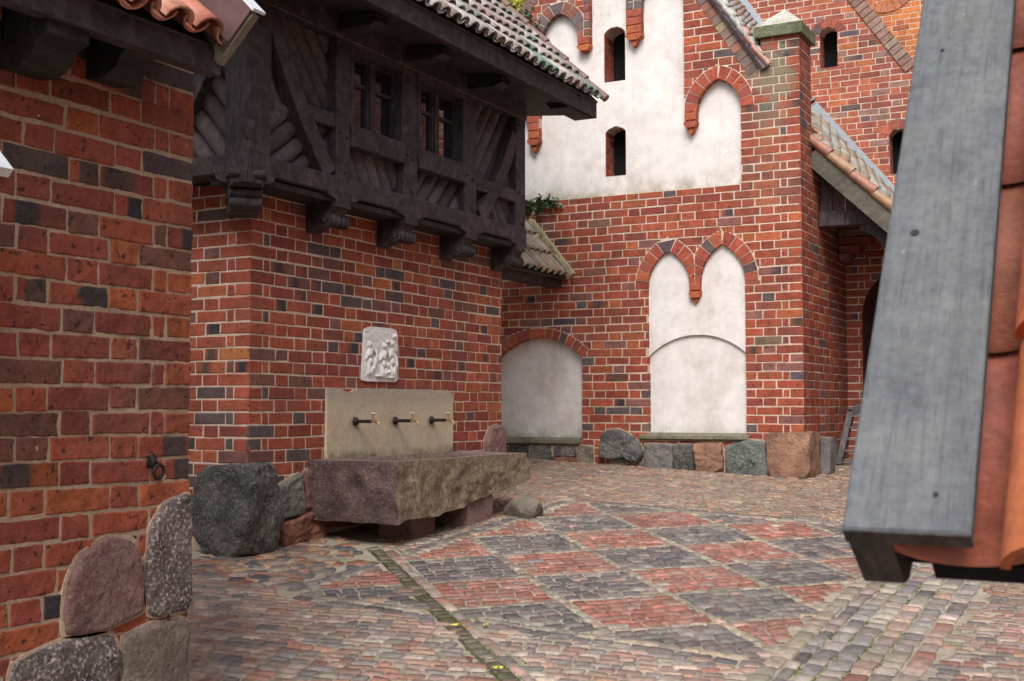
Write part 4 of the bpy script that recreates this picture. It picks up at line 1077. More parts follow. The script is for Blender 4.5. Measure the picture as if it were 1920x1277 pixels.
# =================================================================== PORCH
po = thing('porch', 'open wooden porch with a sloping tiled roof to the right of the brick pier', 'porch', (-3.0, 15, -.7))
A0, A1 = V((-3.56, 14.2, 3.15)), V((-2.30, 14.2, 1.93)); B0, B1 = V((-4.15, 16.5, 4.06)), V((-2.85, 16.5, 2.46))
LEN = 1.75
def PP(u, v):
    s = 1 - v / LEN; t = u / 2.3; return A0.lerp(A1, s).lerp(B0.lerp(B1, s), t)
def PN(u, v):
    e = .02; return (PP(u + e, v) - PP(u - e, v)).cross(PP(u, v + e) - PP(u, v - e)).normalized()
mb = MB(); tiles(mb, PP, PN, 2.2, LEN - .05, .17, .15, .06, [(.31, .29, .25), (.33, .31, .26), (.31, .25, .17), (.33, .19, .13)], random.Random(9), seg=6, L=.30)
mb.build('roof', M['tile'], po)
def pc(mb):
    for i in range(5):
        v = .05 + i * .35; mb.tube([PP(-.05, v) + V((0, 0, .03)), PP(-.05, v + .38) + V((0, 0, .0))], [.065, .052], 10, [(.36, .16, .11), (.36, .21, .12)][i % 2])
part('edge_tile', pc, M['tile_new'], None, po)
part('flashing', lambda mb: mb.beam(B0 + V((0, 0, .09)), B1 + V((0, 0, .09)), .05, .17), M['zinc'], None, po)
part('barge_board', lambda mb: mb.beam(A0 + V((-.0, -.03, -.19)), A1 + V((0, -.03, -.19)), .05, .21, (0, 0, 1), (.55, .55, .55)), M['greywood'], None, po)
part('roof_boarding', lambda mb: mb.add([PP(0, 0) - V((0, 0, .06)), PP(0, LEN) - V((0, 0, .06)), PP(2.3, LEN) - V((0, 0, .06)), PP(2.3, 0) - V((0, 0, .06))], [(0, 1, 2, 3)]), M['wood'], None, po)
PF = Fr((0, 14.4, 0), (1, 0, 0))
part('cross_beam', lambda mb: mb.cblock(PF, XE + .02, -2.4, 2.14, 2.32, -.18, 0, .01, (1.3, 1.2, 1.2)), M['wood'], None, po)
def bp(mb):
    for i in range(5):
        x = XE + .03 + i * .145; z = 3.1 - (x - XE) * .95
        if z > 2.4: mb.block(PF, x, x + .135, 2.32, z, -.08, -.05, (1.5 + .3 * (i % 2), 1.4, 1.4))
part('board_panel', bp, M['wood'], None, po)
brace(PF, (-3.05, 2.14), (-2.75, 2.05), (-2.55, 1.55), .13, -.15, -.02).build('brace', M['wood'], po)
def swl(mb):
    for i in range(8): mb.block(Fr((-2.28, 0, 0), (0, 1, 0)), 14.32 + i * .19, 14.50 + i * .19, -.85, 1.82, -.04, .01 * (i % 2), (1.2 + .3 * (i % 3), 1.2, 1.2))
part('shade_boarding', swl, M['wood'], None, po)  # boarding out of view, added to darken the passage
def stp(mb):
    R2 = random.Random(2)
    for i in range(5):
        for q in range(3): mb.block(Fr((0, 15.4, 0), (1, 0, 0)), XE + .02, XE + .14 + .13 * i, 1.85 + i * .1 - .0, 1.935 + i * .1, -.3 + .02 * q, .0, pick(PAL_D, R2)); break
part('brick_corbel', stp, [M['brick']], None, po)

# =================================================================== FAR WALLS
YF = 19.5
FF = Fr((0, YF, 0), (1, 0, 0))
fw_ = thing('brick_house', 'tall faded red brick gable wall with arched slit windows, behind the pier', 'house', (-4.2, 21, 0))
OUTF = [(-9.5, .5), (-1.5, .5), (-1.5, 2.6), (-3.30, 5.33), (-4.13, 6.55), (-6.6, 10.2), (-9.5, 10.2)]
w1 = chain([(-4.455, 5.475), (-4.455, 6.02)], arc((-4.735, 6.02), (-4.455, 6.02), .11, 8)[::-1], [(-4.735, 5.475)])
w2 = chain([(-3.39, 3.65), (-3.39, 4.26)], arc((-3.67, 4.26), (-3.39, 4.26), .11, 8)[::-1], [(-3.67, 3.65)])
ringF = [arc((-4.735, 6.02), (-4.455, 6.02), .11, 8), arc((-3.67, 4.26), (-3.39, 4.26), .11, 8)]
mb = MB(); R = random.Random(44)
RP = [list(p) + ringpoly(p, .15, 1)[::-1] for p in ringF]
brick_face(mb, FF, [OUTF, w1, w2], 0, PAL_F, R, -1, .004, .03, 1, 1, 0, .03, z0=.02, wave=.01)
sheet(mb, FF, [OUTF, grow(w1, .004), grow(w2, .004)], 0, .05, 1)
mb.build('wall', [M['brick'], M['mortar']], fw_)
for p in ringF:
    mb = MB(); voussoirs(mb, FF, p, .15, .012, .03, PAL_F, R); mb.build('arch', [M['brick']], fw_)
for w in (w1, w2): slit(FF, w, 0, .28, fw_, PAL_F)
mb = MB(); voussoirs(mb, FF, [(-3.30 - .1, 5.33 - .1), (-4.13 - .1, 6.55 - .1), (-6.6, 10.1)], .2, .03, .1, [((.34, .22, .18), 3), ((.30, .18, .14), 3), ((.36, .28, .2), 1)], R, .10, .014, -1); mb.build('coping', [M['brick']], fw_)
OG = thing('brick_house', 'bright orange brick wall seen past the sloping edge of the faded gable, top right', 'house', (-2, 23.2, 0))
OF = Fr((0, 22.5, 0), (1, 0, 0)); OUTO = [(-6.5, 1), (.5, 1), (.5, 10.5), (-6.5, 10.5)]
mb = MB(); brick_face(mb, OF, [OUTO], 0, PAL_O, R, 1, .004, .03, 1, 1, 0, .0, z0=.02); sheet(mb, OF, [OUTO], 0, 5, 1); mb.build('wall', [M['brick'], M['mortar']], OG)
mb = MB()
cx, cz = -4.25, 7.76
pts = [(cx + .42 * cos(t), cz + .42 * sin(t)) for t in [pi - 2 * pi * i / 28 for i in range(29)]]
voussoirs(mb, OF, pts, .16, .02, .03, [((.55, .2, .1), 1), ((.45, .18, .12), 1)], R); mb.build('round_arch', [M['brick']], OG)

# =================================================================== SMALL PENT ROOF between the two houses
pr_ = thing('pent_roof', 'little old tiled pent roof tucked between the timber storey and the back wall', 'roof', (-6.4, 12.6, 1.5))
d0 = V((-7.02, YD - .02, 2.32)); e0 = V((-6.44, YD - .02, 1.60))
vv = (d0 - e0).normalized(); Lp = (d0 - e0).length
PRF = Fr((-6.44, 11.5, 1.60), (0, 1, 0), vv)
mb = MB(); tiles(mb, lambda u, v: PRF(u, v), lambda u, v: PRF.n, 2.08, Lp, .165, .33, .058, [(.40, .34, .25), (.42, .30, .2), (.36, .33, .31), (.44, .38, .28)], random.Random(12))
mb.build('tile_cover', M['tile'], pr_)
def vm(mb):
    for i in range(10):
        a = Lp * i / 10; b = Lp * (i + 1.05) / 10
        mb.prism(PRF, [(2.06 + .02 * noise.noise(V((i, 1, 2))), a), (2.15, a), (2.15, b), (2.06 + .02 * noise.noise(V((i, 5, 2))), b)], -.02, .10 + .02 * noise.noise(V((i, 3, 7))))
part('verge_mortar', vm, M['verge_mortar'], None, pr_)
part('roof_boarding', lambda mb: mb.block(PRF, 0.0, 2.1, .02, Lp, -.06, -.012), M['wood'], None, pr_)
part('wall_plate', lambda mb: mb.block(Fr((-6.56, 0, 0), (0, 1, 0)), 11.42, YD - .01, 1.50, 1.60, -.2, 0), M['wood'], None, pr_)

# =================================================================== LADDER AND STEP beyond the pier
st = MB(); st.cblock(top, XE + .02, -1.5, 14.75, 15.5, -.95, -.69, .015); st = st.build('stone_step', M['granite_brown'])
tag(st, 'low worn stone step at the foot of the passage wall', 'step')
ld = thing('wooden_ladder', 'short weathered wooden ladder leaning in the passage, half hidden by the grey board', 'ladder', (-3.2, 15.0, -.69))
L0, L1 = V((XE + .085, 14.95, -.69)), V((XE + .20, 15.12, -.06)); sd = V((.52, 0, 0))
for o_ in (V((0, 0, 0)), sd):
    part('side_rail', lambda mb: (mb.beam(L0 + o_, L1 + o_, .07, .12, (0, 1, 0)), mb.beam(L1 + o_, L1 + o_ + V((.09, .10, .06)), .07, .10, (0, 0, 1))), M['oldwood'], None, ld)
for i in range(5):
    p = L0.lerp(L1, .06 + .22 * i); part('rung', lambda mb: mb.beam(p + V((.02, 0, 0)), p + sd - V((.02, 0, 0)), .05, .026, (0, 0, 1), (1.6, 1.5, 1.4)), M['oldwood'], None, ld)

# =================================================================== FOREGROUND EAVE on the right
FG0 = V((-.397, 1.72, -.166)); a52 = radians(52)
GF = Fr(FG0, (1, 0, 0), (0, cos(a52), sin(a52)))
fg = thing('gate_roof', 'steep orange tiled roof edge with a wide grey board, out of focus at the right', 'roof', (.9, 2.6, -1.2))
part('barge_board', lambda mb: mb.cblock(GF, 0, .169, 0, 2.4, -.028, .0, .003), M['board'], None, fg)
part('nail', lambda mb: (mb.tube([GF(.045, .575, -.004), GF(.045, .575, .0025)], .007, 10), mb.tube([GF(.12, .06, -.004), GF(.12, .06, .002)], .004, 8), mb.tube([GF(.05, 1.06, -.004), GF(.05, 1.06, .002)], .004, 8)), M['iron'], None, fg)
GP_ = Fr(FG0, (0, cos(a52), sin(a52)), (0, -sin(a52), cos(a52)), (1, 0, 0))
part('edge_rafter', lambda mb: mb.prism(GP_, [(-.002, -.0285), (.006, -.15), (.03, -.175), (.06, -.185), (.10, -.16), (2.4, -.16), (2.4, -.0285)], .004, .062), M['wood'], None, fg)
part('dark_end_cap', lambda mb: mb.prism(GP_, [(-.003, -.03), (-.003, -.003), (.0, -.003), (.0, -.03)], .001, .1685), M['wood'], None, fg)  # thin dark block that darkens the board's end face
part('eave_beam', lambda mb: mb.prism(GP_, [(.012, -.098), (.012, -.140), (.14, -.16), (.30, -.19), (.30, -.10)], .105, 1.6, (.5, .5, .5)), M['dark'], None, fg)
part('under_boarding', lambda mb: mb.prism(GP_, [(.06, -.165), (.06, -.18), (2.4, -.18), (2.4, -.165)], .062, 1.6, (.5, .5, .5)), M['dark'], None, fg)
ORG = [(.50, .145, .045), (.47, .12, .045), (.54, .17, .05)]
mb = MB(); R = random.Random(15)
def fgt(kind, uc, v0, v1, r, lift0, lift1, col, sq=.85):
    seg = 14; vs = []; W = seg + 1; s_ = 1 if kind else -1
    for (v, lf, rr) in ((v0, lift0, r), (v0, lift0, r - .013), (v1, lift1, r * .93), (v1, lift1, r * .93 - .013)):
        for j in range(W):
            a = pi * j / seg; vs.append(GF(uc + rr * cos(a), v, lf + s_ * rr * sin(a) * sq))
    fs = [(k0 + j, k0 + j + 1, k1 + j + 1, k1 + j) for k0, k1 in ((0, 2 * W), (W, 3 * W), (0, W)) for j in range(seg)]
    mb.add(vs, fs, col, 0, True)
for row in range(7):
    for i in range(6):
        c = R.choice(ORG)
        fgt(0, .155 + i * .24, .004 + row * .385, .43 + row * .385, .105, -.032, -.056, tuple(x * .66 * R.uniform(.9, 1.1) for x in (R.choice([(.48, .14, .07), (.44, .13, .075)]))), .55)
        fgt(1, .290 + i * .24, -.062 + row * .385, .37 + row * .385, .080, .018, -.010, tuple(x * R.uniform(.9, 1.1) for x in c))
mb.build('tile_cover', M['tile_new'], fg)
mb = MB(); R = random.Random(77)
GW = Fr((0, 2.15, 0), (1, 0, 0)); OW = [(.10, -2.2), (1.6, -2.2), (1.6, .06), (.10, .06)]
brick_face(mb, GW, [OW], 0, PAL_A, R, 1, .004, .02); mb.block(top, .10, 1.6, 2.154, 3.6, -2.3, .08, (1, 1, 1), 1)
GS = Fr((.10, 0, 0), (0, -1, 0)); brick_face(mb, GS, [[(-3.6, -2.2), (-2.15, -2.2), (-2.15, .06), (-3.6, .06)]], 0, PAL_A, R, -1)
mb.build('wall', [M['brick'], M['mortar']], fg)

# =================================================================== GROUND
def gsheet(mb, x0, x1, y0, y1, dz, nx=1, ny=1):
    mb.grid(lambda s, t: V((x0 + (x1 - x0) * s, y0 + (y1 - y0) * t, gz(x0 + (x1 - x0) * s, y0 + (y1 - y0) * t) + dz)), nx, ny, smooth=False)
mb = MB()
mb.grid(lambda s, t: V((-80 + 160 * s, -60 + 160 * t, gz(max(-8, min(3, -80 + 160 * s)), max(0, min(15, -60 + 160 * t))) - .06)), 80, 80, smooth=True)
gr = mb.build('ground', M['ground']); tag(gr, kind='structure')
mb = MB(); gsheet(mb, -9, 3, .5, 16.5, -.0095, 24, 32); jb = mb.build('paving_bed', M['sand']); tag(jb, kind='structure')

RG = random.Random(101)
def sett(mb, x, y, w, l, ang, col, dz=0.0, dome=.006, jag=.010, tilt=.022):
    ang += RG.gauss(0, .05)
    c, s = cos(ang), sin(ang); g_ = RG.uniform(.74, 1.26); col = tuple(q * g_ * t_ for q, t_ in zip(col, (1.16, 1.08, 1.0))); tx, ty = RG.uniform(-tilt, tilt), RG.uniform(-tilt, tilt); hz = RG.uniform(-.0035, .0025) + dz
    vs = []; K = [-.5, -.43, .43, .5]
    cj = [(RG.uniform(-jag, jag), RG.uniform(-jag, jag)) for _ in range(4)]
    for j, b in enumerate(K):
        for i, a in enumerate(K):
            q = cj[(0 if i < 2 else 1) + (0 if j < 2 else 2)]
            ed = i in (0, 3) or j in (0, 3); cr = i in (0, 3) and j in (0, 3)
            sh = .93 if cr else 1
            px, py = (a * w + q[0]) * sh, (b * l + q[1]) * sh
            X = x + px * c - py * s; Y = y + px * s + py * c
            vs.append(V((X, Y, gz(X, Y) + hz + px * tx + py * ty + (0 if ed else dome * .4) - (.009 if ed else 0))))
    fs = [(j * 4 + i, j * 4 + i + 1, (j + 1) * 4 + i + 1, (j + 1) * 4 + i) for j in range(3) for i in range(3)]
    mb.add(vs, fs, col, 0, True)
MIX = [((.30, .205, .18), 5), ((.34, .245, .215), 5), ((.28, .245, .225), 4), ((.21, .195, .20), 3), ((.38, .31, .265), 3), ((.29, .155, .125), 2.4), ((.15, .14, .15), 1.2), ((.33, .22, .16), 1), ((.37, .34, .31), 1.4)]
TAN = [((.28, .19, .145), 5), ((.25, .195, .155), 5), ((.31, .235, .18), 4), ((.21, .18, .155), 4), ((.27, .15, .11), 3), ((.16, .145, .14), 1.5), ((.35, .29, .235), 1)]
REDS = [((.29, .128, .10), 5), ((.27, .11, .088), 4), ((.33, .175, .15), 3), ((.25, .13, .115), 2), ((.29, .20, .175), 1.5)]
DARK = [((.105, .102, .112), 5), ((.14, .133, .138), 4), ((.19, .18, .178), 3), ((.15, .12, .125), 2), ((.23, .215, .20), 1)]
PALE = [((.31, .275, .23), 4), ((.28, .25, .21), 4), ((.25, .235, .21), 4), ((.33, .27, .22), 2), ((.21, .195, .175), 2)]
PX0, PX1, PY0, PY1 = -5.06, -1.96, 6.60, 10.86
gdir = V((.717, -.697, 0)); gp = V((-5.54, 8.08, 0)); gn = V((.697, .717, 0))
def gut(x, y):
    d = V((x, y, 0)) - gp; return d.dot(gn), d.dot(gdir)
def free(x, y):
    if x < XA + .0 and y < YA: return False
    if x < XC and YB < y < YE: return False
    if y > YD and x < XE: return False
    if x > .9 or y > 15.8 or x < -7.9: return False
    return True
def in_pat(x, y):
    return PX0 < x < PX1 and PY0 < y < PY1 and (gut(x, y)[0] > .15 or gut(x, y)[0] < -.075)
pv = MB()
# general rows
def rows(mb, x0, x1, y0, y1, ang, rowh, wl, pal, keep, dz=0):
    c, s = cos(ang), sin(ang); cx, cy = (x0 + x1) / 2, (y0 + y1) / 2; rad = .75 * (abs(x1 - x0) + abs(y1 - y0)) / 1.35
    b = -rad
    while b < rad:
        rh = rowh * RG.uniform(.86, 1.14); a = -rad + RG.uniform(0, .1)
        while a < rad:
            w = RG.uniform(*wl); mx, my = a + w / 2, b + rh / 2
            mx2 = mx; my2 = my + .16 * noise.noise(V((mx * .6, b * .5, 3)))
            X = cx + mx2 * c - my2 * s; Y = cy + mx2 * s + my2 * c
            if x0 < X < x1 and y0 < Y < y1 and keep(X, Y):
                sett(mb, X, Y, w - .012, rh - .012, ang, pick(pal, RG), dz)
            a += w
        b += rh
in_edge = lambda x, y: PX0 - .19 < x < PX1 and PY0 - .19 < y < PY1 + .19
strip = lambda x, y: PX1 + .02 < x < PX1 + .86 and y < 10.9
rows(pv, -7.9, .9, 2.6, 8.6, radians(12), .078, (.07, .16), MIX, lambda x, y: free(x, y) and not in_pat(x, y) and not (strip(x, y)) and not in_edge(x, y) and gut(x, y)[0] > .135 or free(x, y) and gut(x, y)[0] < -.06 and not in_pat(x, y) and not strip(x, y) and not (x < PX0 - .18 and y > 6.6 and gut(x, y)[0] < 0) and not in_edge(x, y))
rows(pv, -7.9, .9, 8.6, 15.8, radians(-6), .075, (.07, .15), TAN, lambda x, y: free(x, y) and not in_pat(x, y) and not strip(x, y) and gut(x, y)[0] > .16 and not in_edge(x, y))
# round cobbles near the trough
for i in range(520):
    x = RG.uniform(-6.5, -4.7); y = RG.uniform(6.5, 9.0)
    if free(x, y) and gut(x, y)[0] < -.16 and x < PX0 - .18 and y > 6.6:
        w = RG.uniform(.08, .17); sett(pv, x, y, w, w * RG.uniform(.6, .9), RG.uniform(0, 3), pick([((.28, .14, .10), 2), ((.11, .11, .12), 3), ((.25, .21, .18), 3), ((.32, .2, .14), 2)], RG), RG.uniform(-.004, .004), .012)
pvo = pv.build('paving', M['sett']); tag(pvo, kind='structure')
# the chequered field
ck = MB(); PIT = .53
for ia in range(-14, 15):
    for ib in range(-14, 15):
        nodd = (ia + ib) % 2
        ox = -4.471 + (ia + ib) * PIT; oy = 8.279 + (ia - ib) * PIT
        L = PIT * sqrt(2); r45 = 1 / sqrt(2); bd_ = .068
        # frame: a-axis (+,+), b-axis (+,-); cell spans L along each
        nrow = 7
        rh = (L - bd_) / nrow
        for q in range(nrow):
            b = q * rh + rh / 2; a = 0.0; off = RG.uniform(0, .06)
            while a < L - bd_ - .02:
                w = min(RG.uniform(.085, .15), L - bd_ - a)
                if L - bd_ - a - w < .04: w = L - bd_ - a
                m = a + w / 2; X = ox + (m + b) * r45; Y = oy + (m - b) * r45
                if in_pat(X, Y) and free(X, Y):
                    sett(ck, X, Y, w - .011, rh - .011, pi / 4, pick(DARK if nodd else REDS, RG) if RG.random() > .05 else pick(MIX, RG), 0, .005)
                a += w
        for q in range(6):        # pale ribs between the cells
            m = (q + .5) * L / 6
            for (a, b, ang, w, l) in ((m, L - bd_ / 2, pi / 4, L / 6, bd_), (L - bd_ / 2, m, pi / 4, bd_, L / 6)):
                X = ox + (a + b) * r45; Y = oy + (a - b) * r45
                if in_pat(X, Y): sett(ck, X, Y, w - .010, l - .012, ang, pick(PALE, RG), .0, .004)
for (x0, x1, y0, y1) in ((PX0 - .12, PX0, PY0, PY1), (PX0 - .12, PX1, PY1, PY1 + .11), (PX0, PX1, PY0 - .11, PY0), (PX0 - .12, PX1, PY1 + .11, PY1 + .21)):
    pass
def edge(mb, p, q, w, l, pal, keep=lambda x, y: True):
    p = V((*p, 0)); q = V((*q, 0)); d = q - p; L = d.length; d /= L; a = 0
    while a < L:
        ll = RG.uniform(l * .8, l * 1.25); c = p + d * (a + ll / 2)
        if keep(c.x, c.y) and free(c.x, c.y): sett(mb, c.x, c.y, ll - .012, w - .012, atan2(d.y, d.x), pick(pal, RG), 0, .006)
        a += ll
ng = lambda x, y: (gut(x, y)[0] > .15 or gut(x, y)[0] < -.08)
for k_, pal in ((0, PALE), (1, DARK)):
    o = .045 + k_ * .09
    edge(ck, (PX0 - .05, PY1 + o - .0), (PX1, PY1 + o), .085, .13, pal, ng)
    edge(ck, (PX0 - o, PY0), (PX0 - o, PY1), .085, .13, pal, ng)
    edge(ck, (PX0, PY0 - o), (PX1, PY0 - o), .085, .13, pal, ng)
cko = ck.build('chequered_paving', M['sett']); tag(cko, kind='structure')
GREY = [((.26, .25, .24), 5), ((.32, .30, .275), 5), ((.21, .205, .21), 3), ((.27, .23, .22), 3), ((.36, .34, .31), 3), ((.13, .13, .145), 2), ((.30, .20, .17), .8)]
# kerb strip of big setts along the right side
ks = MB()
x = PX1 + .02
for w, pal in ((.12, PALE), (.09, DARK + GREY), (.115, GREY), (.12, GREY), (.12, GREY + MIX), (.12, GREY), (.12, MIX + GREY)):
    y = 2.8
    while y < 10.9:
        l = RG.uniform(.11, .22); X = x + w / 2
        if free(X, y): sett(ks, X, y + l / 2, w - .016, l - .016, 0, pick(pal, RG), .003, .010, .008)
        y += l
    x += w
kso = ks.build('kerb_setts', M['sett']); tag(kso, kind='structure')
# gutter: two lines of kerbstones with a sunk channel of small stones
gt = MB()
t = -.6
for side_, w in ((.088, .075),):
    t = .0
    while t < 6.4:
        l = RG.uniform(.12, .26); c = gp + gdir * (t + l / 2) + gn * side_
        if free(c.x, c.y): sett(gt, c.x, c.y, l - .014, w - .01, atan2(gdir.y, gdir.x), pick(MIX, RG), .0, .004, .012)
        t += l
t = 0
while t < 6.4:
    l = RG.uniform(.07, .12); c = gp + gdir * (t + l / 2)
    if free(c.x, c.y): c += gn * RG.uniform(-.006, .006); sett(gt, c.x, c.y, l - .01, .085, atan2(gdir.y, gdir.x), pick([((.10, .095, .065), 2), ((.14, .115, .09), 2), ((.075, .085, .04), 1.5), ((.18, .16, .14), 1)], RG), -.0035, .004, .01)
    t += l
def slit_strip(off, w, t0, t1):
    n = 40
    for i in range(n):
        q = [gp + gdir * (t0 + (t1 - t0) * (i + a) / n) + gn * (off + b * w + .008 * noise.noise(V((i + a, 3, off)))) for a, b in ((0, 0), (1, 0), (1, 1), (0, 1))]
        gt.add([V((p.x, p.y, gz(p.x, p.y) - .0085)) for p in q], [(0, 1, 2, 3)], (.05, .048, .032))
slit_strip(-.058, .110, .1, 6.4)
gto = gt.build('gutter', M['sett']); tag(gto, kind='structure')
# moss in the joints: thin sheet patches sit in the bed (see joint_sand); little tufts along the strip
ms = MB()
for i in range(1500):
    if i % 3: x, y = PX1 + RG.choice([.14, .23, .345, .465, .585]) + RG.uniform(-.012, .012), RG.uniform(4, 9.5)
    else:
        q = gp + gdir * RG.uniform(0, 5) + gn * RG.choice([-.06, .06, .17]) ; x, y = q.x, q.y
    if noise.noise(V((x * 1.7, y * 1.7, 0))) < -.02 or not free(x, y): continue
    z = gz(x, y) - .012; h = RG.uniform(.008, .018); a = RG.uniform(0, 6.3); r = RG.uniform(.008, .02)
    p = [V((x + r * cos(a + k * 2.1), y + r * sin(a + k * 2.1), z)) for k in range(3)] + [V((x + RG.uniform(-.006, .006), y + RG.uniform(-.006, .006), z + h))]
    g = RG.uniform(.7, 1.3); ms.add(p, [(0, 1, 3), (1, 2, 3), (2, 0, 3)], (.10 * g, .125 * g, .022 * g))
mso = ms.build('moss', M['leaf']); tag(mso, kind='stuff')

# fallen leaves
def leaf(x, y, sz, col, label, group='fallen autumn leaves'):
    mb = MB(); a0 = RG.uniform(0, 6.3); z = gz(x, y) + .012; n = 12; vs = [V((x, y, z + .012))]
    for i in range(n):
        a = a0 + 2 * pi * i / n; r = sz * (.62 + .38 * cos(5 * (a - a0)) * (1 if i % 2 == 0 else .6)) * (1.25 if i == 0 else 1)
        vs.append(V((x + r * cos(a), y + .8 * r * sin(a), z + RG.uniform(-.002, .018))))
    mb.add(vs, [(0, 1 + i, 1 + (i + 1) % n) for i in range(n)], col); o = mb.build('fallen_leaf', M['leaf'])
    tag(o, label, 'leaf', group)

# =================================================================== PLANTS
def leafcloud(mb, pts, n, spread, size, cols, R, flat=None):
    for i in range(n):
        p = V(R.choice(pts)) + V((R.gauss(0, spread[0]), R.gauss(0, spread[1]), R.gauss(0, spread[2])))
        s = size * R.uniform(.6, 1.3)
        d = V((R.uniform(-1, 1), R.uniform(-1, .2), R.uniform(-.9, .6))).normalized(); q = d.cross(V((R.uniform(-1, 1), R.uniform(-1, 1), R.uniform(-1, 1)))).normalized()
        c = R.choice(cols); g = R.uniform(.6, 1.35)
        mb.add([p, p + d * s * .5 + q * s * .38, p + d * s, p + d * s * .5 - q * s * .38], [(0, 1, 2, 3)], tuple(x * g for x in c))
R = random.Random(55)
GRN = [(.045, .085, .025), (.06, .11, .03), (.035, .065, .025), (.09, .13, .04)]
YEL = [(.62, .58, .05), (.52, .54, .05), (.66, .58, .07), (.36, .44, .06)]
iv = thing('ivy', 'green ivy spreading over the plaster and arch above the tiled roof', 'ivy', (-6.9, YD - .05, 4.2))
mb = MB()
pl = [(-7.19 + .025 * i, YD - .06, 4.98 - .04 * i) for i in range(10)] + [(-7.0, YD - .05, 4.7), (-6.95, YD - .05, 4.55), (-6.9, YD - .05, 4.40), (-7.05, YD - .05, 4.8), (-6.85, YD - .04, 4.3)]
leafcloud(mb, pl, 900, (.08, .03, .09), .06, GRN, R)
for (x0, z0, x1, z1, n) in ((-6.9, 4.40, -6.50, 4.30, 60), (-6.85, 4.30, -6.40, 4.20, 60), (-6.75, 4.25, -6.25, 3.95, 60), (-6.55, 4.1, -6.28, 3.88, 40), (-6.90, 4.95, -6.78, 4.45, 60)):
    for i in range(n):
        t = R.random(); leafcloud(mb, [(x0 + (x1 - x0) * t, YD + (DEP - .03), z0 + (z1 - z0) * t)], 1, (.012, .01, .02), .04, GRN, R)
mb.build('foliage', M['leaf'], iv)
def stems(mb):
    for (x0, z0, x1, z1) in ((-7.1, 5.0, -6.9, 4.35), (-6.9, 4.40, -6.50, 4.30), (-6.85, 4.30, -6.40, 4.20), (-6.75, 4.25, -6.25, 3.95)):
        mb.tube([(x0, YD + DEP - .02, z0), ((x0 + x1) / 2, YD + DEP - .02, (z0 + z1) / 2 - .03), (x1, YD + DEP - .02, z1)], .006, 5)
part('stem', stems, M['bark'], None, iv)
iv2 = thing('ivy', 'small tuft of ivy growing on the brick ledge right of the timber storey', 'ivy', (-6.9, YD - .03, 2.6))
mb = MB(); leafcloud(mb, [(-7.2 + .075 * i, YD - .03, 2.58 - .02 * (i % 3)) for i in range(8)], 260, (.06, .025, .04), .06, GRN, R); mb.build('foliage', M['leaf'], iv2)
mb = MB(); mb.tube([(-7.2, YD - .02, 2.55), (-6.7, YD - .02, 2.6)], .006, 5); mb.build('stem', M['bark'], iv2)
tr_ = thing('tree', 'yellow and green tree crown showing above the tiled roof beside the gable', 'tree', (-10.6, 19, -.4))
mb = MB(); mb.tube([(-10.6, 19, -.6), (-10.5, 19, 2), (-10.4, 19.1, 4.2), (-10.3, 19, 6.5)], [.22, .17, .13, .05], 9)
for a in range(7): mb.tube([(-10.4, 19.05, 3.6 + .3 * a), (-10.4 + 1.2 * cos(a * 2.2), 19 + 1.2 * sin(a * 2.2), 4.8 + .3 * a), (-10.4 + 1.9 * cos(a * 2.2), 19 + 1.9 * sin(a * 2.2), 5.6 + .3 * a)], [.07, .04, .015], 6)
mb.build('trunk', M['bark'], tr_)
mb = MB(); pts = [(-10.1 + R.gauss(0, .9), 19 + R.gauss(0, .9), 7.0 + R.gauss(0, .8)) for _ in range(60)]
leafcloud(mb, pts, 9000, (.28, .28, .24), .12, YEL, R); mb.build('crown', M['leaf'], tr_)

#LEAFBLOCK
for (x, y, sz, ci, lab) in ((-3.73, 6.33, .045, 0, 'large yellow leaf, leftmost of the leaves lying in the gutter'), (-3.58, 6.40, .035, 0, 'small yellow leaf on the gutter kerb, right of the large yellow one'), (-3.64, 6.28, .022, 2, 'tiny orange-brown leaf between the two yellow leaves'),
        (-3.32, 5.76, .026, 1, 'dark red leaf lying on the stones left of the gutter'), (-3.22, 5.79, .03, 3, 'pale cream leaf beside the dark red leaf'), (-3.10, 5.68, .036, 4, 'yellow-green leaf in the gutter nearest the eye'), (-3.14, 5.64, .03, 2, 'orange-brown leaf touching the yellow-green one')):
    leaf(x, y, sz, [(.62, .50, .03), (.30, .03, .03), (.42, .16, .04), (.55, .45, .3), (.5, .5, .05)][ci], lab)

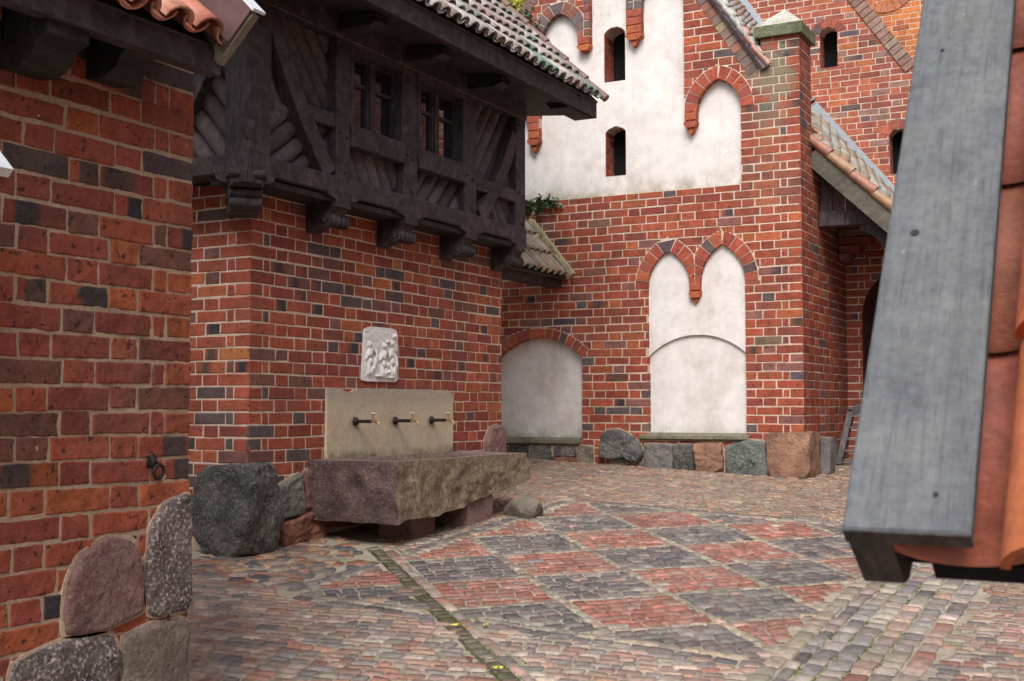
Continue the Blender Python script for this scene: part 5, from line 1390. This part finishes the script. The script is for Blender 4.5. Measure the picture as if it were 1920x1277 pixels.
# =================================================================== HOUSE ACROSS THE YARD (mirrored in the window panes)
ox = 5.2
oh = thing('brick_house', 'long brick house closing the yard on the far right, outside the view', 'house', (ox + 1, 22, -1.5))
OPF = Fr((ox, 0, 0), (0, -1, 0)); mb = MB(); PO = [(-31, -2), (5, -2), (5, 6.8), (-15, 6.8), (-18, 8.3), (-22, 8.3), (-23, 9.6), (-24, 8.3), (-31, 8.3)]
brick_face(mb, OPF, [PO], 0, PAL_D, random.Random(3), 1); sheet(mb, OPF, [PO], 0, 10, 1)
mb.block(top, ox + .01, ox + 3, -5, 31, -2, 6.8, (1, 1, 1), 1); mb.build('wall', [M['brick'], M['mortar']], oh)

# ------------------------------------------------------------------ lift, camera, light
for o in list(C.objects):
    if o.parent is None: o.location.z += EYE
sc = bpy.context.scene
cam = bpy.data.cameras.new('camera'); co = bpy.data.objects.new('camera', cam); C.objects.link(co)
cam.sensor_width = 36; cam.lens = 36 * 2290 / 1920; cam.clip_end = 500
co.location = (0, 0, EYE); co.rotation_euler = (radians(90) + math.atan((765 - 638.5) / 2290), 0, radians(28))
cam.dof.use_dof = True; cam.dof.focus_distance = 10.5; cam.dof.aperture_fstop = 9
sc.camera = co
SUN_EL, SUN_AZ = radians(50), radians(163)
w = bpy.data.worlds.new('World'); sc.world = w; w.use_nodes = True
nt = w.node_tree; nt.nodes.clear(); k = NT(nt)
sky = k.n('ShaderNodeTexSky', sky_type='NISHITA'); sky.sun_disc = False; sky.sun_elevation = SUN_EL; sky.sun_rotation = SUN_AZ
sky.dust_density = 4; sky.air_density = 1.2
hs = k.n('ShaderNodeHueSaturation'); hs.inputs['Saturation'].default_value = .28; k.l(sky.outputs[0], hs.inputs['Color'])
bg = k.n('ShaderNodeBackground'); bg.inputs[1].default_value = .10; k.l(hs.outputs[0], bg.inputs[0])
o = k.n('ShaderNodeOutputWorld'); k.l(bg.outputs[0], o.inputs[0])
sl = bpy.data.lights.new('sun', 'SUN'); sl.energy = 1.25; sl.angle = radians(28); sl.color = (1, .975, .95)
so = bpy.data.objects.new('sun', sl); C.objects.link(so)
# sky rotation is measured clockwise from +Y
d = V((sin(SUN_AZ) * cos(SUN_EL), cos(SUN_AZ) * cos(SUN_EL), sin(SUN_EL)))
so.rotation_euler = d.to_track_quat('Z', 'Y').to_euler(); so.location = (0, 0, 12)
sc.view_settings.view_transform = 'Standard'; sc.view_settings.look = 'None'; sc.view_settings.exposure = 0.95; sc.view_settings.gamma = 1
